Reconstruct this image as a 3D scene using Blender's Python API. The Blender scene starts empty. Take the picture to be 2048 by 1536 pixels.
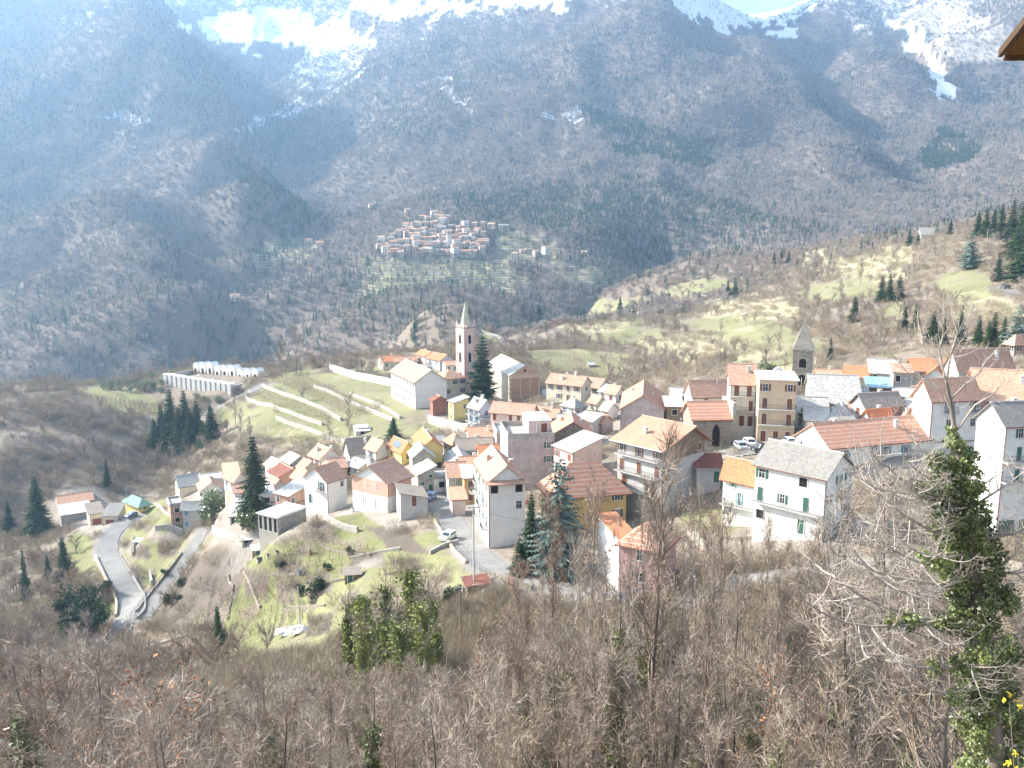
import bpy, bmesh, math, random
import numpy as np
from math import radians as R, sin, cos, tan, atan2, sqrt, pi
from mathutils import Vector, Matrix
random.seed(7)
rng = np.random.default_rng(11)
sc = bpy.context.scene
COL = sc.collection
# ---------------------------------------------------------------- camera
F = 1774.0; PITCH = R(10.2)                     # focal length in photo pixels (2048 wide), tilt down
cam = bpy.data.cameras.new('camera'); camo = bpy.data.objects.new('camera', cam); COL.objects.link(camo)
cam.sensor_width = 36.0; cam.lens = 36.0*F/2048.0; cam.clip_start = 0.1; cam.clip_end = 20000
camo.location = (0, 0, 0); camo.rotation_euler = (R(90)-PITCH, 0, 0)
sc.camera = camo
# ---------------------------------------------------------------- light
SUN_EL = R(31); SUN_AZ = R(-73)                 # azimuth from +Y (view direction), to the left, a little behind the subject
sdir = Vector((sin(SUN_AZ)*cos(SUN_EL), cos(SUN_AZ)*cos(SUN_EL), sin(SUN_EL)))
w = bpy.data.worlds.new('World'); sc.world = w; w.use_nodes = True
nt = w.node_tree; nt.nodes.clear()
sky = nt.nodes.new('ShaderNodeTexSky'); sky.sky_type = 'NISHITA'; sky.sun_disc = False
sky.sun_elevation = SUN_EL; sky.sun_rotation = SUN_AZ; sky.air_density = 1.0; sky.dust_density = 3.5; sky.altitude = 600
bg = nt.nodes.new('ShaderNodeBackground'); bg.inputs[1].default_value = 0.105
wo = nt.nodes.new('ShaderNodeOutputWorld'); hs = nt.nodes.new('ShaderNodeHueSaturation'); hs.inputs['Saturation'].default_value = .7; nt.links.new(sky.outputs[0], hs.inputs['Color']); nt.links.new(hs.outputs[0], bg.inputs[0]); nt.links.new(bg.outputs[0], wo.inputs[0])
sl = bpy.data.lights.new('sun', 'SUN'); sl.energy = 5.0; sl.angle = R(0.5); sl.color = (1.0, 0.94, 0.85)
so = bpy.data.objects.new('sun', sl); COL.objects.link(so); so.rotation_euler = sdir.to_track_quat('Z', 'Y').to_euler()
sc.view_settings.view_transform = 'Standard'; sc.view_settings.look = 'None'; sc.view_settings.exposure = 1.87; sc.view_settings.gamma = 1.0
sc.cycles.max_bounces = 5; sc.cycles.diffuse_bounces = 3; sc.cycles.glossy_bounces = 2; sc.cycles.transmission_bounces = 2
sc.cycles.volume_bounces = 1; sc.cycles.transparent_max_bounces = 8
sc.cycles.use_denoising = True
# ---------------------------------------------------------------- pixels <-> world
def pix(u, v):
    """photo pixel -> (azimuth, slope): slope = z / horizontal distance, constant along the ray"""
    a = (u-1024)/F; b = (768-v)/F
    y = cos(PITCH)+b*sin(PITCH); z = -sin(PITCH)+b*cos(PITCH)
    return atan2(a, y), z/sqrt(a*a+y*y)
def at(u, v, D):
    th, s = pix(u, v); return Vector((D*sin(th), D*cos(th), D*s))
def proj(x, y, z):
    d = y*cos(PITCH)-z*sin(PITCH); q = y*sin(PITCH)+z*cos(PITCH)
    return 1024+F*x/d, 768-F*q/d
# ---------------------------------------------------------------- noise
def _h(ix, iy, seed):
    n = (ix.astype(np.int64)*374761393 + iy.astype(np.int64)*668265263 + seed*1442695041) & 0xffffffff
    n = ((n ^ (n >> 13))*1274126177) & 0xffffffff
    return ((n ^ (n >> 16)) & 0xffff)/65535.0
def vnoise(x, y, seed=0):
    ix = np.floor(x); iy = np.floor(y); fx = x-ix; fy = y-iy
    fx = fx*fx*(3-2*fx); fy = fy*fy*(3-2*fy); ix = ix.astype(np.int64); iy = iy.astype(np.int64)
    a = _h(ix, iy, seed); b = _h(ix+1, iy, seed); c = _h(ix, iy+1, seed); d = _h(ix+1, iy+1, seed)
    return (a+(b-a)*fx)*(1-fy)+(c+(d-c)*fx)*fy
def fbm(x, y, L, octs=4, seed=0, ridged=False):
    t = 0; amp = 1; tot = 0
    for o in range(octs):
        n = vnoise(x/L+17.3*o, y/L-9.1*o, seed+o)*2-1
        t = t + amp*((1-2*np.abs(n)) if ridged else n); tot += amp; amp *= .5; L *= .5
    return t/tot
def sm(a, b, x):
    t = np.clip((x-a)/(b-a), 0, 1); return t*t*(3-2*t)
# ---------------------------------------------------------------- scene helpers
def tag(o, label=None, cat=None, group=None, kind=None):
    if label: o['label'] = label
    if cat: o['category'] = cat
    if group: o['group'] = group
    if kind: o['kind'] = kind
    return o
def link(name, me, parent=None, mat=None):
    o = bpy.data.objects.new(name, me); COL.objects.link(o)
    if parent is not None: o.parent = parent
    if mat is not None and me is not None and len(me.materials) == 0: me.materials.append(mat)
    return o
def empty(name, loc=(0,0,0), rz=0.0):
    o = bpy.data.objects.new(name, None); COL.objects.link(o); o.location = loc; o.rotation_euler = (0,0,rz)
    o.empty_display_size = .5; return o
def copy_tree(o, parent=None):
    c = o.copy(); COL.objects.link(c); c.parent = parent
    for ch in [k for k in KIDS.get(o.name, [])]: copy_tree(ch, c)
    return c
KIDS = {}
def kids_index():
    KIDS.clear()
    for o in bpy.data.objects:
        if o.parent: KIDS.setdefault(o.parent.name, []).append(o)
class MB:
    """collects vertices and faces; build() links them as one mesh object"""
    def __init__(s): s.v = []; s.f = []; s.m = []
    def add(s, vs, fs, mi=0):
        n = len(s.v); s.v += [tuple(p) for p in vs]; s.f += [tuple(i+n for i in f) for f in fs]; s.m += [mi]*len(fs); return s
    def box(s, x0, x1, y0, y1, z0, z1, mi=0):
        vs = [(x0,y0,z0),(x1,y0,z0),(x1,y1,z0),(x0,y1,z0),(x0,y0,z1),(x1,y0,z1),(x1,y1,z1),(x0,y1,z1)]
        return s.add(vs, [(0,3,2,1),(4,5,6,7),(0,1,5,4),(1,2,6,5),(2,3,7,6),(3,0,4,7)], mi)
    def bar(s, p, q, r0, r1=None, n=5, mi=0, cap=False):
        p = Vector(p); q = Vector(q); r1 = r0 if r1 is None else r1
        d = q-p
        if d.length < 1e-6: return s
        d.normalize(); a = d.orthogonal().normalized(); b = d.cross(a)
        vs = []
        for c, r in ((p, r0), (q, r1)):
            for k in range(n):
                t = 2*pi*k/n; vs.append(c+a*(r*cos(t))+b*(r*sin(t)))
        fs = [(k, (k+1) % n, n+(k+1) % n, n+k) for k in range(n)]
        if cap: fs += [tuple(range(n-1,-1,-1)), tuple(range(n, 2*n))]
        return s.add(vs, fs, mi)
    def tube(s, pts, rads, n=5, mi=0):
        vs = []; fs = []
        pts = [Vector(p) for p in pts]
        for i, p in enumerate(pts):
            d = (pts[min(i+1, len(pts)-1)]-pts[max(i-1, 0)]).normalized()
            a = d.cross(Vector((.3,.9,.1))).normalized(); b = d.cross(a)
            for k in range(n):
                t = 2*pi*k/n; vs.append(p+a*(rads[i]*cos(t))+b*(rads[i]*sin(t)))
        for i in range(len(pts)-1):
            for k in range(n): fs.append((i*n+k, i*n+(k+1)%n, (i+1)*n+(k+1)%n, (i+1)*n+k))
        return s.add(vs, fs, mi)
    def mesh(s, name, mats=None, smooth=False):
        me = bpy.data.meshes.new(name); me.from_pydata(s.v, [], s.f)
        for m in (mats or []): me.materials.append(m)
        if mats and len(mats) > 1: me.polygons.foreach_set('material_index', s.m)
        if smooth: me.polygons.foreach_set('use_smooth', [True]*len(s.f))
        me.update(); return me
    def build(s, name, mats, parent=None, smooth=False):
        if not isinstance(mats, (list, tuple)): mats = [mats]
        return link(name, s.mesh(name, mats, smooth), parent)
def np_mesh(name, V, Fq, mats=()):
    """fast mesh from arrays: V (n,3), Fq (m,k)"""
    me = bpy.data.meshes.new(name); n, k = Fq.shape
    me.vertices.add(len(V)); me.vertices.foreach_set('co', np.ascontiguousarray(V, dtype=np.float32).ravel())
    me.loops.add(n*k); me.loops.foreach_set('vertex_index', np.ascontiguousarray(Fq, dtype=np.int32).ravel())
    me.polygons.add(n); me.polygons.foreach_set('loop_start', np.arange(0, n*k, k, dtype=np.int32))
    me.polygons.foreach_set('loop_total', np.full(n, k, dtype=np.int32))
    for m in mats: me.materials.append(m)
    me.update(calc_edges=True); return me
# ---------------------------------------------------------------- materials
class NG:
    def __init__(s, name, rough=.85, spec=.2):
        s.m = bpy.data.materials.new(name); s.m.use_nodes = True; s.t = s.m.node_tree
        s.b = s.t.nodes['Principled BSDF']; s.b.inputs['Roughness'].default_value = rough
        s.b.inputs['Specular IOR Level'].default_value = spec
    def n(s, typ, **kw):
        nd = s.t.nodes.new('ShaderNode'+typ)
        for k, v in kw.items(): setattr(nd, k, v)
        return nd
    def l(s, a, b): s.t.links.new(a, b)
    def co(s, kind='Object'):
        return s.n('TexCoord').outputs[kind]
    def mapped(s, src, scale):
        m = s.n('Mapping'); m.inputs['Scale'].default_value = scale if isinstance(scale, (tuple, list)) else (scale,)*3
        s.l(src, m.inputs[0]); return m.outputs[0]
    def noise(s, src, scale, detail=4, rough=.6):
        n = s.n('TexNoise'); n.inputs['Scale'].default_value = scale; n.inputs['Detail'].default_value = detail
        n.inputs['Roughness'].default_value = rough
        if src is not None: s.l(src, n.inputs['Vector'])
        return n.outputs['Fac']
    def ramp(s, fac, stops):
        r = s.n('ValToRGB'); e = r.color_ramp.elements
        while len(e) > len(stops): e.remove(e[-1])
        while len(e) < len(stops): e.new(.5)
        for i, (p, c) in enumerate(stops):
            e[i].position = p; e[i].color = (c[0], c[1], c[2], 1) if isinstance(c, (tuple, list)) else (c, c, c, 1)
        s.l(fac, r.inputs[0]); return r.outputs[0]
    def mix(s, fac, a, b, mode='MIX'):
        m = s.n('Mix', data_type='RGBA', blend_type=mode)
        for sock, val in ((m.inputs[0], fac), (m.inputs[6], a), (m.inputs[7], b)):
            if isinstance(val, (int, float)): sock.default_value = val
            elif isinstance(val, (tuple, list)): sock.default_value = (val[0], val[1], val[2], 1)
            else: s.l(val, sock)
        return m.outputs[2]
    def math(s, op, a, b=None, clamp=False):
        m = s.n('Math', operation=op, use_clamp=clamp)
        for sock, val in ((m.inputs[0], a), (m.inputs[1], b)):
            if val is None: continue
            if isinstance(val, (int, float)): sock.default_value = val
            else: s.l(val, sock)
        return m.outputs[0]
    def col(s, c):
        if isinstance(c, (tuple, list)): s.b.inputs['Base Color'].default_value = (c[0], c[1], c[2], 1)
        else: s.l(c, s.b.inputs['Base Color'])
        return s
    def bump(s, h, strength=.5, dist=.05):
        b = s.n('Bump'); b.inputs['Strength'].default_value = strength; b.inputs['Distance'].default_value = dist
        s.l(h, b.inputs['Height']); s.l(b.outputs[0], s.b.inputs['Normal']); return s
    def rnd(s): return s.n('ObjectInfo').outputs['Random']
# ================================================================ TERRAIN
# control points (photo u, v, horizontal distance in m): the land at its real place and distance
CP = """
30 1500 95,250 1500 85,500 1500 72,1024 1500 60,1500 1500 58,1900 1480 55,
0 1400 125,300 1400 112,600 1350 100,1024 1300 100,1500 1300 92,1900 1300 74,2040 1300 68,
0 1250 190,300 1280 182,450 1300 150,600 1250 140,800 1280 112,500 1260 160,
250 1240 205,215 1060 285,200 1150 240,340 1130 235,390 1080 250,300 1220 212,100 1310 190,
100 1200 250,0 1150 290,60 1050 330,180 1050 300,260 1030 310,130 990 330,50 950 352,0 950 355,0 850 395,200 900 365,350 900 360,300 990 325,370 880 360,
390 1062 240,345 1030 258,300 1065 262,480 1060 205,430 1040 228,
560 1075 175,640 1030 195,750 1030 172,800 1038 166,870 1000 180,900 1075 150,945 1130 132,1000 1097 140,1020 1150 122,1080 1185 116,1200 1200 112,
650 1100 165,500 1110 195,450 1170 190,560 1180 160,700 1180 140,850 1150 134,400 1100 228,350 1180 212,
500 980 230,600 930 240,700 960 215,830 940 210,900 900 215,1000 900 205,1100 880 205,1200 900 185,1100 960 180,1330 1050 141,1240 985 160,
1430 890 180,1500 885 170,1580 890 165,1480 1050 135,1600 1090 122,1550 1140 118,1450 1170 115,1750 900 160,1800 1000 145,1950 1072 140,2040 1100 125,2000 1150 112,
1700 820 195,1850 860 180,1950 800 200,2040 760 210,1750 740 235,1900 690 250,2040 650 260,1610 790 200,1350 870 200,1240 850 220,1350 760 260,1150 800 270,1080 812 287,
1000 812 287,930 797 300,835 817 280,700 760 340,780 740 345,870 720 350,600 755 362,540 752 385,430 790 370,330 772 400,450 742 420,200 800 402,0 790 440,0 772 490,120 772 440,60 768 470,
560 830 312,680 880 270,780 860 265,850 880 240,450 870 322,480 930 285,
440 735 440,250 765 440,700 715 400,
800 700 640,950 650 660,620 690 740,200 765 850,60 765 850,400 745 880,
1050 618 800,1100 690 480,1100 650 585,1200 600 720,1250 640 560,1300 680 440,1200 740 350,1300 598 645,1400 545 760,1540 528 725,1700 490 645,1880 470 560,2048 440 500,
1500 600 520,1500 660 400,1650 600 430,1650 680 300,1800 640 330,1800 540 450,1950 560 380,2000 500 430,2048 590 330,1900 660 270,1450 720 290,1400 620 560,
1300 575 1150,1450 540 1150,1600 500 1150,1750 470 1180,1830 445 1250,1920 420 1350,2048 385 1450,
450 625 940,560 590 950,700 560 985,880 530 1020,880 440 1180,760 490 1090,1000 470 1130,1100 520 1050,1250 500 1150,1000 600 900,1200 560 1000,550 530 1080,640 475 1200,750 430 1290,880 390 1400,
432 700 910,430 640 1040,455 565 1190,535 500 1350,628 438 1560,575 370 1950,495 300 2200,460 265 2350,
0 650 1000,0 600 1080,50 690 930,200 690 880,330 720 850,80 450 1280,90 560 1080,115 450 1430,125 570 1180,235 400 1270,290 470 1130,330 540 1040,400 650 900,200 480 1180,180 560 1060,260 600 980,275 400 1500,345 450 1370,405 540 1210,440 650 1010,440 300 1520,520 400 1300,545 440 1210,480 520 1080,415 590 985,400 440 1250,470 450 1210,480 300 1800,560 360 1780,

0 450 1400,0 300 1750,200 250 1850,100 100 2300,330 300 1700,0 0 2600,200 0 2500,440 235 1850,410 160 2000,380 110 2130,330 55 2280,290 0 2430,280 -40 2500,
500 80 2950,700 100 2800,450 150 2700,550 200 2550,650 250 2250,700 180 2350,600 330 1900,700 380 1620,800 300 1700,900 200 2000,900 330 1550,
1000 100 2350,1000 0 2650,800 0 2900,600 0 3100,1200 50 2350,1335 50 2150,1300 0 2350,1300 -90 2600,1330 5 2480,1424 165 1850,1455 207 1780,1420 80 2420,1462 160 2180,1100 300 1600,1100 420 1300,1300 420 1330,1300 200 1850,1200 330 1500,1450 330 1600,
1520 108 2250,1574 168 2050,1614 240 1850,1644 266 1750,1704 298 1620,1521 88 2700,1592 150 2530,1662 197 2330,1704 245 2120,1722 285 1880,1760 350 1600,1820 410 1420,1550 300 1700,1600 400 1450,1450 450 1280,
1800 380 1650,1740 205 2150,1800 128 2350,1860 98 2500,1865 145 2780,1912 185 2620,1835 185 2480,1750 120 2500,1700 60 2950,1850 10 3050,1960 100 2600,1940 200 2300,1850 240 2100,1850 300 1900,2048 150 2400,2048 0 2800,2048 300 1700,1930 330 1650,2048 -120 3200,1850 -120 3400,
1570 48 3100,1655 12 3050,1450 66 3300,1510 60 3300,1385 34 3300,1600 80 2750,1700 120 2600,1500 62 4100,1420 80 4100,1560 50 4200,1480 70 4600,500 -60 3400,800 -60 3300,1000 -60 3100,0 -30 3300,300 -30 3300,600 -200 3900,1000 -200 3900,1300 -200 3300,1750 -50 3800
"""
# hidden land and land outside the frame, as world points
WP = [(0,0,-1.9,),(12,0,-2.2),(-14,1,-2.4),(0,5,-5.5),(0,10,-10),(0,20,-18),(10,20,-17.5),(-12,20,-19),(0,40,-29.5),(30,38,-29.5),(-25,38,-32),
 (-450,620,-225),(-250,620,-210),(-120,620,-190),(0,680,-165),(90,760,-140),(-60,540,-140),(-350,560,-190),(-180,500,-135),
 (150,950,-140),(280,920,-125),(400,850,-90),(520,780,-60),(620,700,-20),
 (-300,250,-115),(-300,120,-100),(-120,60,-70),(160,120,-42),(190,200,-30),(300,300,-5),(420,420,30),(-500,400,-150),
 (-1100,900,60),(-1400,1500,300),(1200,1300,250),(1600,2000,600),(900,800,120)]
cps = []
for r_ in CP.replace('\n', '').split(','):
    u, v, D = map(float, r_.split()); th, s = pix(u, v); cps.append((th, math.log(D), s))
for x, y, z in WP:
    D = max(1.5, math.hypot(x, y)); cps.append((atan2(x, y) if D > 1.6 else 0., math.log(D), z/D))
cps = np.array(cps)
def _phi(r2): return .5*r2*np.log(r2+1e-9)
def tps_fit(P, val, lam=2e-5):
    n = len(P); d = ((P[:,None,:]-P[None,:,:])**2).sum(-1)
    A = np.zeros((n+3, n+3)); A[:n,:n] = _phi(d)+lam*np.eye(n); A[:n,n] = 1; A[:n,n+1:] = P; A[n,:n] = 1; A[n+1:,:n] = P.T
    b = np.zeros(n+3); b[:n] = val; return np.linalg.solve(A, b)
def tps_eval(P, wts, Q):
    out = np.empty(len(Q))
    for i in range(0, len(Q), 20000):
        q = Q[i:i+20000]; d = ((q[:,None,:]-P[None,:,:])**2).sum(-1)
        out[i:i+20000] = _phi(d)@wts[:len(P)]+wts[len(P)]+q@wts[len(P)+1:]
    return out
P_ = cps[:, :2]; Wt = tps_fit(P_, cps[:, 2])
TH0, TH1, NT = -0.80, 0.80, 690
LD0, LD1, ND = math.log(1.5), math.log(4800), 960
# coarse solve, then smooth bicubic-like upsampling
ct = np.linspace(TH0, TH1, 231); cd = np.linspace(LD0, LD1, 481)
Q_ = np.stack(np.meshgrid(ct, cd, indexing='ij'), -1).reshape(-1, 2)
Sc = tps_eval(P_, Wt, Q_).reshape(231, 481)
def cub(A, x, axis):
    i = np.clip(np.floor(x).astype(int), 1, A.shape[axis]-3); t = x-i
    A0, A1, A2, A3 = (np.take(A, i+k, axis) for k in (-1, 0, 1, 2))
    sh = [1, 1]; sh[axis] = -1; t = t.reshape(sh)
    return A1+.5*t*(A2-A0+t*(2*A0-5*A1+4*A2-A3+t*(3*(A1-A2)+A3-A0)))
tg = np.linspace(TH0, TH1, NT); dg = np.linspace(LD0, LD1, ND)
S = cub(cub(Sc, (tg-TH0)/(TH1-TH0)*230, 0), (dg-LD0)/(LD1-LD0)*480, 1)
TG, DG = np.meshgrid(tg, np.exp(dg), indexing='ij')
X = DG*np.sin(TG); Y = DG*np.cos(TG)
amp = sm(500, 1100, DG)
Z = S*DG
Z += amp*(fbm(X, Y, 230, 4, 3, True)*33*sm(700, 2200, DG)+fbm(X, Y, 90, 4, 9, True)*8 + fbm(X, Y, 700, 2, 5)*14*sm(1200, 2500, DG))
Z += sm(20, 60, DG)*fbm(X, Y, 9, 3, 21)*.35 + sm(300, 600, DG)*(1-amp)*fbm(X, Y, 40, 3, 22)*2.0
U_, V_ = proj(X, Y, Z)
def inpoly(U, V, poly):
    m = np.zeros(U.shape, bool); n = len(poly)
    for i in range(n):
        (x0, y0), (x1, y1) = poly[i], poly[(i+1) % n]
        if y0 == y1: continue
        m ^= ((V >= min(y0, y1)) & (V < max(y0, y1)) & (U < x0+(V-y0)*(x1-x0)/(y1-y0)))
    return m
def P(s): return [tuple(map(float, a.split())) for a in s.split(',')]
def sgrid(th, D):
    """bilinear height lookup"""
    a = np.clip((np.asarray(th)-TH0)/(TH1-TH0)*(NT-1), 0, NT-1.001); b = np.clip((np.log(np.maximum(D, 1.5))-LD0)/(LD1-LD0)*(ND-1), 0, ND-1.001)
    i = a.astype(int); j = b.astype(int); fa = a-i; fb = b-j
    return (Z[i,j]*(1-fa)+Z[i+1,j]*fa)*(1-fb)+(Z[i,j+1]*(1-fa)+Z[i+1,j+1]*fa)*fb
def gz(x, y): return float(sgrid(np.array([atan2(x, y)]), np.array([math.hypot(x, y)]))[0])
def gzs(x, y): return sgrid(np.arctan2(x, y), np.hypot(x, y))
def hit(u, v, dmin=30, dmax=4700):
    """where the photo ray meets the land"""
    th, s = pix(u, v); Ds = np.exp(np.linspace(math.log(dmin), math.log(dmax), 1500))
    z = sgrid(np.full(Ds.shape, th), Ds); k = np.nonzero(z >= s*Ds)[0]
    if len(k) == 0: D = Ds[-1]
    elif k[0] == 0: D = Ds[0]
    else:
        i = k[0]; a = z[i-1]-s*Ds[i-1]; b = z[i]-s*Ds[i]; D = Ds[i-1]+(Ds[i]-Ds[i-1])*(-a)/(b-a+1e-9)
    return Vector((D*sin(th), D*cos(th), s*D))
def track(pts, step=2.0, dmin=60, dmax=900):
    """photo polyline -> evenly spaced world points on the land"""
    w_ = [hit(u, v, dmin, dmax) for u, v in pts]; out = []
    for a, b in zip(w_[:-1], w_[1:]):
        n = max(1, int((b-a).length/step))
        for k in range(n): out.append(a.lerp(b, k/n))
    out.append(w_[-1])
    for _ in range(6):
        out = [out[0]]+[(out[i-1]+out[i]*2+out[i+1])/4 for i in range(1, len(out)-1)]+[out[-1]]
    return out
def flatten(tr, half, fall):
    """bench the land under a road so that it lies on it"""
    global Z
    T = np.array([tuple(p) for p in tr]); x0, y0 = T[:, :2].min(0)-half-fall; x1, y1 = T[:, :2].max(0)+half+fall
    idx = np.nonzero((X > x0) & (X < x1) & (Y > y0) & (Y < y1)); px = X[idx]; py = Y[idx]
    best = np.full(px.shape, 1e9); bz = np.zeros(px.shape)
    for i in range(len(T)-1):
        a = T[i]; d = T[i+1]-a; L = d[0]**2+d[1]**2+1e-9
        t = np.clip(((px-a[0])*d[0]+(py-a[1])*d[1])/L, 0, 1)
        dd = np.hypot(px-a[0]-t*d[0], py-a[1]-t*d[1]); m = dd < best; best[m] = dd[m]; bz[m] = (a[2]+t*d[2])[m]
    wgt = 1-sm(half, half+fall, best); Z[idx] = Z[idx]*(1-wgt)+bz*wgt
    return idx, best
# ---------------------------------------------------------------- roads
ROADS = {  # photo centre line, half width m
 'village_road': (P('850 905,868 960,882 1010,905 1050,945 1105,1000 1150,1080 1178,1160 1198'), 2.6),
 'valley_road': (P('120 1320,200 1285,262 1240,262 1200,235 1150,214 1110,218 1070,245 1045,268 1034'), 2.7),
 'side_lane': (P('285 1235,330 1175,365 1130,390 1090,408 1060'), 2.0),
 'lower_road': (P('1380 1215,1440 1175,1500 1158,1590 1150,1700 1135,1850 1120,2046 1150'), 1.9),
 'cemetery_road': (P('405 835,450 805,500 785,530 768'), 2.6),
 'hill_road': (P('1990 575,2015 583,2047 592'), 2.6)}
TR = {k: track(p, 2.0) for k, (p, h) in ROADS.items()}
for k, tr in TR.items(): flatten(tr, ROADS[k][1]+.6, 5)
piazza_tr = track(P('1410 915,1470 900,1540 893,1610 893'), 2.0); flatten(piazza_tr, 7, 6)
church_tr = track(P('1065 800,1110 800,1150 806'), 2.0); flatten(church_tr, 7, 5)
U_, V_ = proj(X, Y, Z)
# ---------------------------------------------------------------- land cover painted on the land
jit = fbm(U_, V_, 40, 4, 31)*16
JX = fbm(X, Y, 45, 5, 41); JY = fbm(X, Y, 45, 5, 47)
def area(poly, dmin=30, dmax=5000, j=1.0):
    jx = JX; k = None; pxs = np.clip(14000/DG, 26, 70)*j
    m = inpoly(U_+jx*pxs, V_+JY*pxs*.8, P(poly)) & (DG > dmin) & (DG < dmax)
    return m.astype(np.float32)
green = np.zeros(X.shape, np.float32); tan_ = green.copy(); snow = green.copy(); terr = green.copy(); con = green.copy(); bare = green.copy()
def mx(a, b, k=1.0): np.maximum(a, b*k, out=a)
G_NEAR = ['620 1040,700 1028,750 1055,752 1090,700 1100,640 1075', '420 1250,450 1140,500 1090,610 1090,760 1085,860 1070,930 1060,925 1150,800 1180,700 1230,640 1290,560 1300,470 1290,400 1275',
 '235 1060,330 1065,395 1068,340 1120,300 1170,262 1175,240 1120', '150 1060,200 1065,195 1150,170 1165,150 1130', '190 1220,240 1205,245 1250,215 1262,190 1245',
 '300 1000,345 1010,350 1050,280 1050', '1365 1040,1420 1035,1525 1060,1450 1090,1370 1075','880 1080,925 1090,940 1175,890 1190']
for p in G_NEAR: mx(green, area(p, 90, 330))
G_MID = ['1340 640,1420 625,1560 650,1640 690,1560 700,1420 670','1740 620,1800 600,1840 625,1760 650','1160 660,1280 640,1330 665,1270 700,1180 690','1540 690,1600 700,1590 730,1530 720','150 790,200 770,330 790,335 825,200 815,150 805', '490 800,540 760,600 742,760 745,860 790,870 870,700 900,560 880,430 850,440 815', '650 760,790 790,800 830,700 800','640 830,860 880,830 905,700 885',
 '1010 630,1080 650,1060 665,1010 650', '960 660,1010 680,990 690,950 675', '1050 690,1270 720,1260 760,1080 740', '1100 600,1260 590,1300 600,1200 625,1110 620', '1300 585,1440 555,1480 580,1330 600',
 '1600 580,1740 560,1760 590,1620 610', '1860 560,1980 545,1985 590,1900 610', '1300 640,1500 640,1600 670,1400 660', '700 705,800 735,760 745']
for p in G_MID: mx(green, area(p, 220, 900), .85)
for p in ['1280 670,1500 650,1540 700,1480 740,1340 720,1270 700', '1380 600,1560 590,1600 640,1450 650', '1490 740,1640 700,1640 760,1560 770', '1920 580,2047 600,2047 640,1900 640', '1640 540,1800 520,1820 560,1700 560', '540 860,700 870,690 900,560 895',
  '1100 620,1270 630,1250 660,1120 650', '1560 500,1840 480,1830 530,1600 530']: mx(tan_, area(p, 200, 900), .8)
for p in ['340 1120,410 1085,470 1120,440 1200,330 1280,300 1240', '700 1050,800 1060,850 1110,760 1100','0 880,420 900,400 990,0 1000', '0 760,150 780,300 850,0 870']: mx(bare, area(p, 100, 440))
for p in ['690 595,740 515,1000 515,1060 560,1000 600,860 605','990 450,1100 470,1120 520,990 525','540 470,650 480,620 520,500 535','1130 515,1340 545,1200 570,1100 550']: mx(terr, area(p, 850, 1500, .7))
mx(green, area('720 520,1000 520,1000 560,880 575,710 580', 850, 1300), .45)
mx(green, area('830 500,940 520,900 530,800 530', 850, 1300), .4)
mx(con, area('440 300,520 340,640 430,600 480,540 540,480 560,520 470,480 400', 1000, 2000)); mx(con, area('470 250,600 240,560 330,480 300', 1600, 2700), .8)
mx(con, area('1120 200,1260 240,1440 300,1420 330,1260 310', 900, 2000), .9); mx(con, area('1250 380,1430 440,1400 540,1220 520,1180 430', 900, 1600), .8)
mx(con, area('1830 320,1890 250,1950 300,1940 330,1850 350', 1200, 2400), 1.)
mx(con, area('880 400,1330 350,1500 420,1700 470,1400 530,1130 480,1000 430', 900, 1800), .6); mx(con, area('300 90,640 110,600 170,450 180', 1700, 3000), .4)
for p in ['476 1139,528 1139,520 1191,480 1191','537 1122,590 1122,585 1148,537 1148','540 1160,590 1158,588 1180,540 1182','543 1186,578 1184,575 1198,543 1198','690 1110,760 1105,770 1130,700 1140','780 1120,830 1115,840 1140,790 1150','600 1150,650 1145,660 1180,610 1190','250 1085,290 1085,290 1110,255 1110','310 1080,350 1080,345 1105,305 1110','700 1190,760 1180,740 1230,690 1240','610 1230,660 1220,650 1260,600 1270']: mx(bare, area(p, 100, 330, .35)); green *= np.where(area(p, 100, 330, .35) > 0, .15, 1)
con = np.maximum(con, .10+.22*sm(-.1, .25, fbm(X, Y, 170, 4, 77)))
for p in ['340 50,420 40,560 20,700 60,760 90,640 110,540 95,480 100', '700 0,1150 -5,1100 25,960 10,900 30,760 40', '1340 -20,1660 -20,1640 20,1500 50,1420 60,1360 25', '1780 25,1850 90,1900 140,1925 190,1870 200,1850 130,1790 60', '1540 40,1600 50,1590 80,1540 70']: mx(snow, area(p, 1300, 5000, 1.5))
for p in ['450 265,560 215,690 170,700 180,600 230,480 275', '130 20,200 40,210 60,150 60', '150 230,230 210,300 240,320 265,200 240', '860 135,900 160,952 235,940 240,880 170', '1960 175,2010 180,2010 192,1965 190',
   '1070 210,1160 220,1150 245,1090 235', '540 170,640 90,760 95,700 180']: mx(snow, area(p, 1300, 5000, 1.2), .74)
el = Z+fbm(X, Y, 150, 5, 61)*150
snow = np.maximum(snow, sm(360, 660, el)*.72*(DG > 1500))
snow = np.maximum(snow, sm(200, 300, el)*.25*sm(.1, .5, fbm(X, Y, 60, 4, 66))*(DG > 1500))
rock = green*0
mx(rock, area('1780 20,1900 10,2020 60,2000 130,1890 110', 1900, 3600))
roadm = np.zeros(X.shape, np.float32)
for k in TR:
    h = ROADS[k][1]; T = np.array([tuple(p)[:2] for p in TR[k]])
    m = np.nonzero((X > T[:,0].min()-8) & (X < T[:,0].max()+8) & (Y > T[:,1].min()-8) & (Y < T[:,1].max()+8))
    if len(m[0]): 
        d = np.full(m[0].shape, 1e9)
        for a in T: d = np.minimum(d, np.hypot(X[m]-a[0], Y[m]-a[1]))
        roadm[m] = np.maximum(roadm[m], (d < h+1.2))
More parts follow.
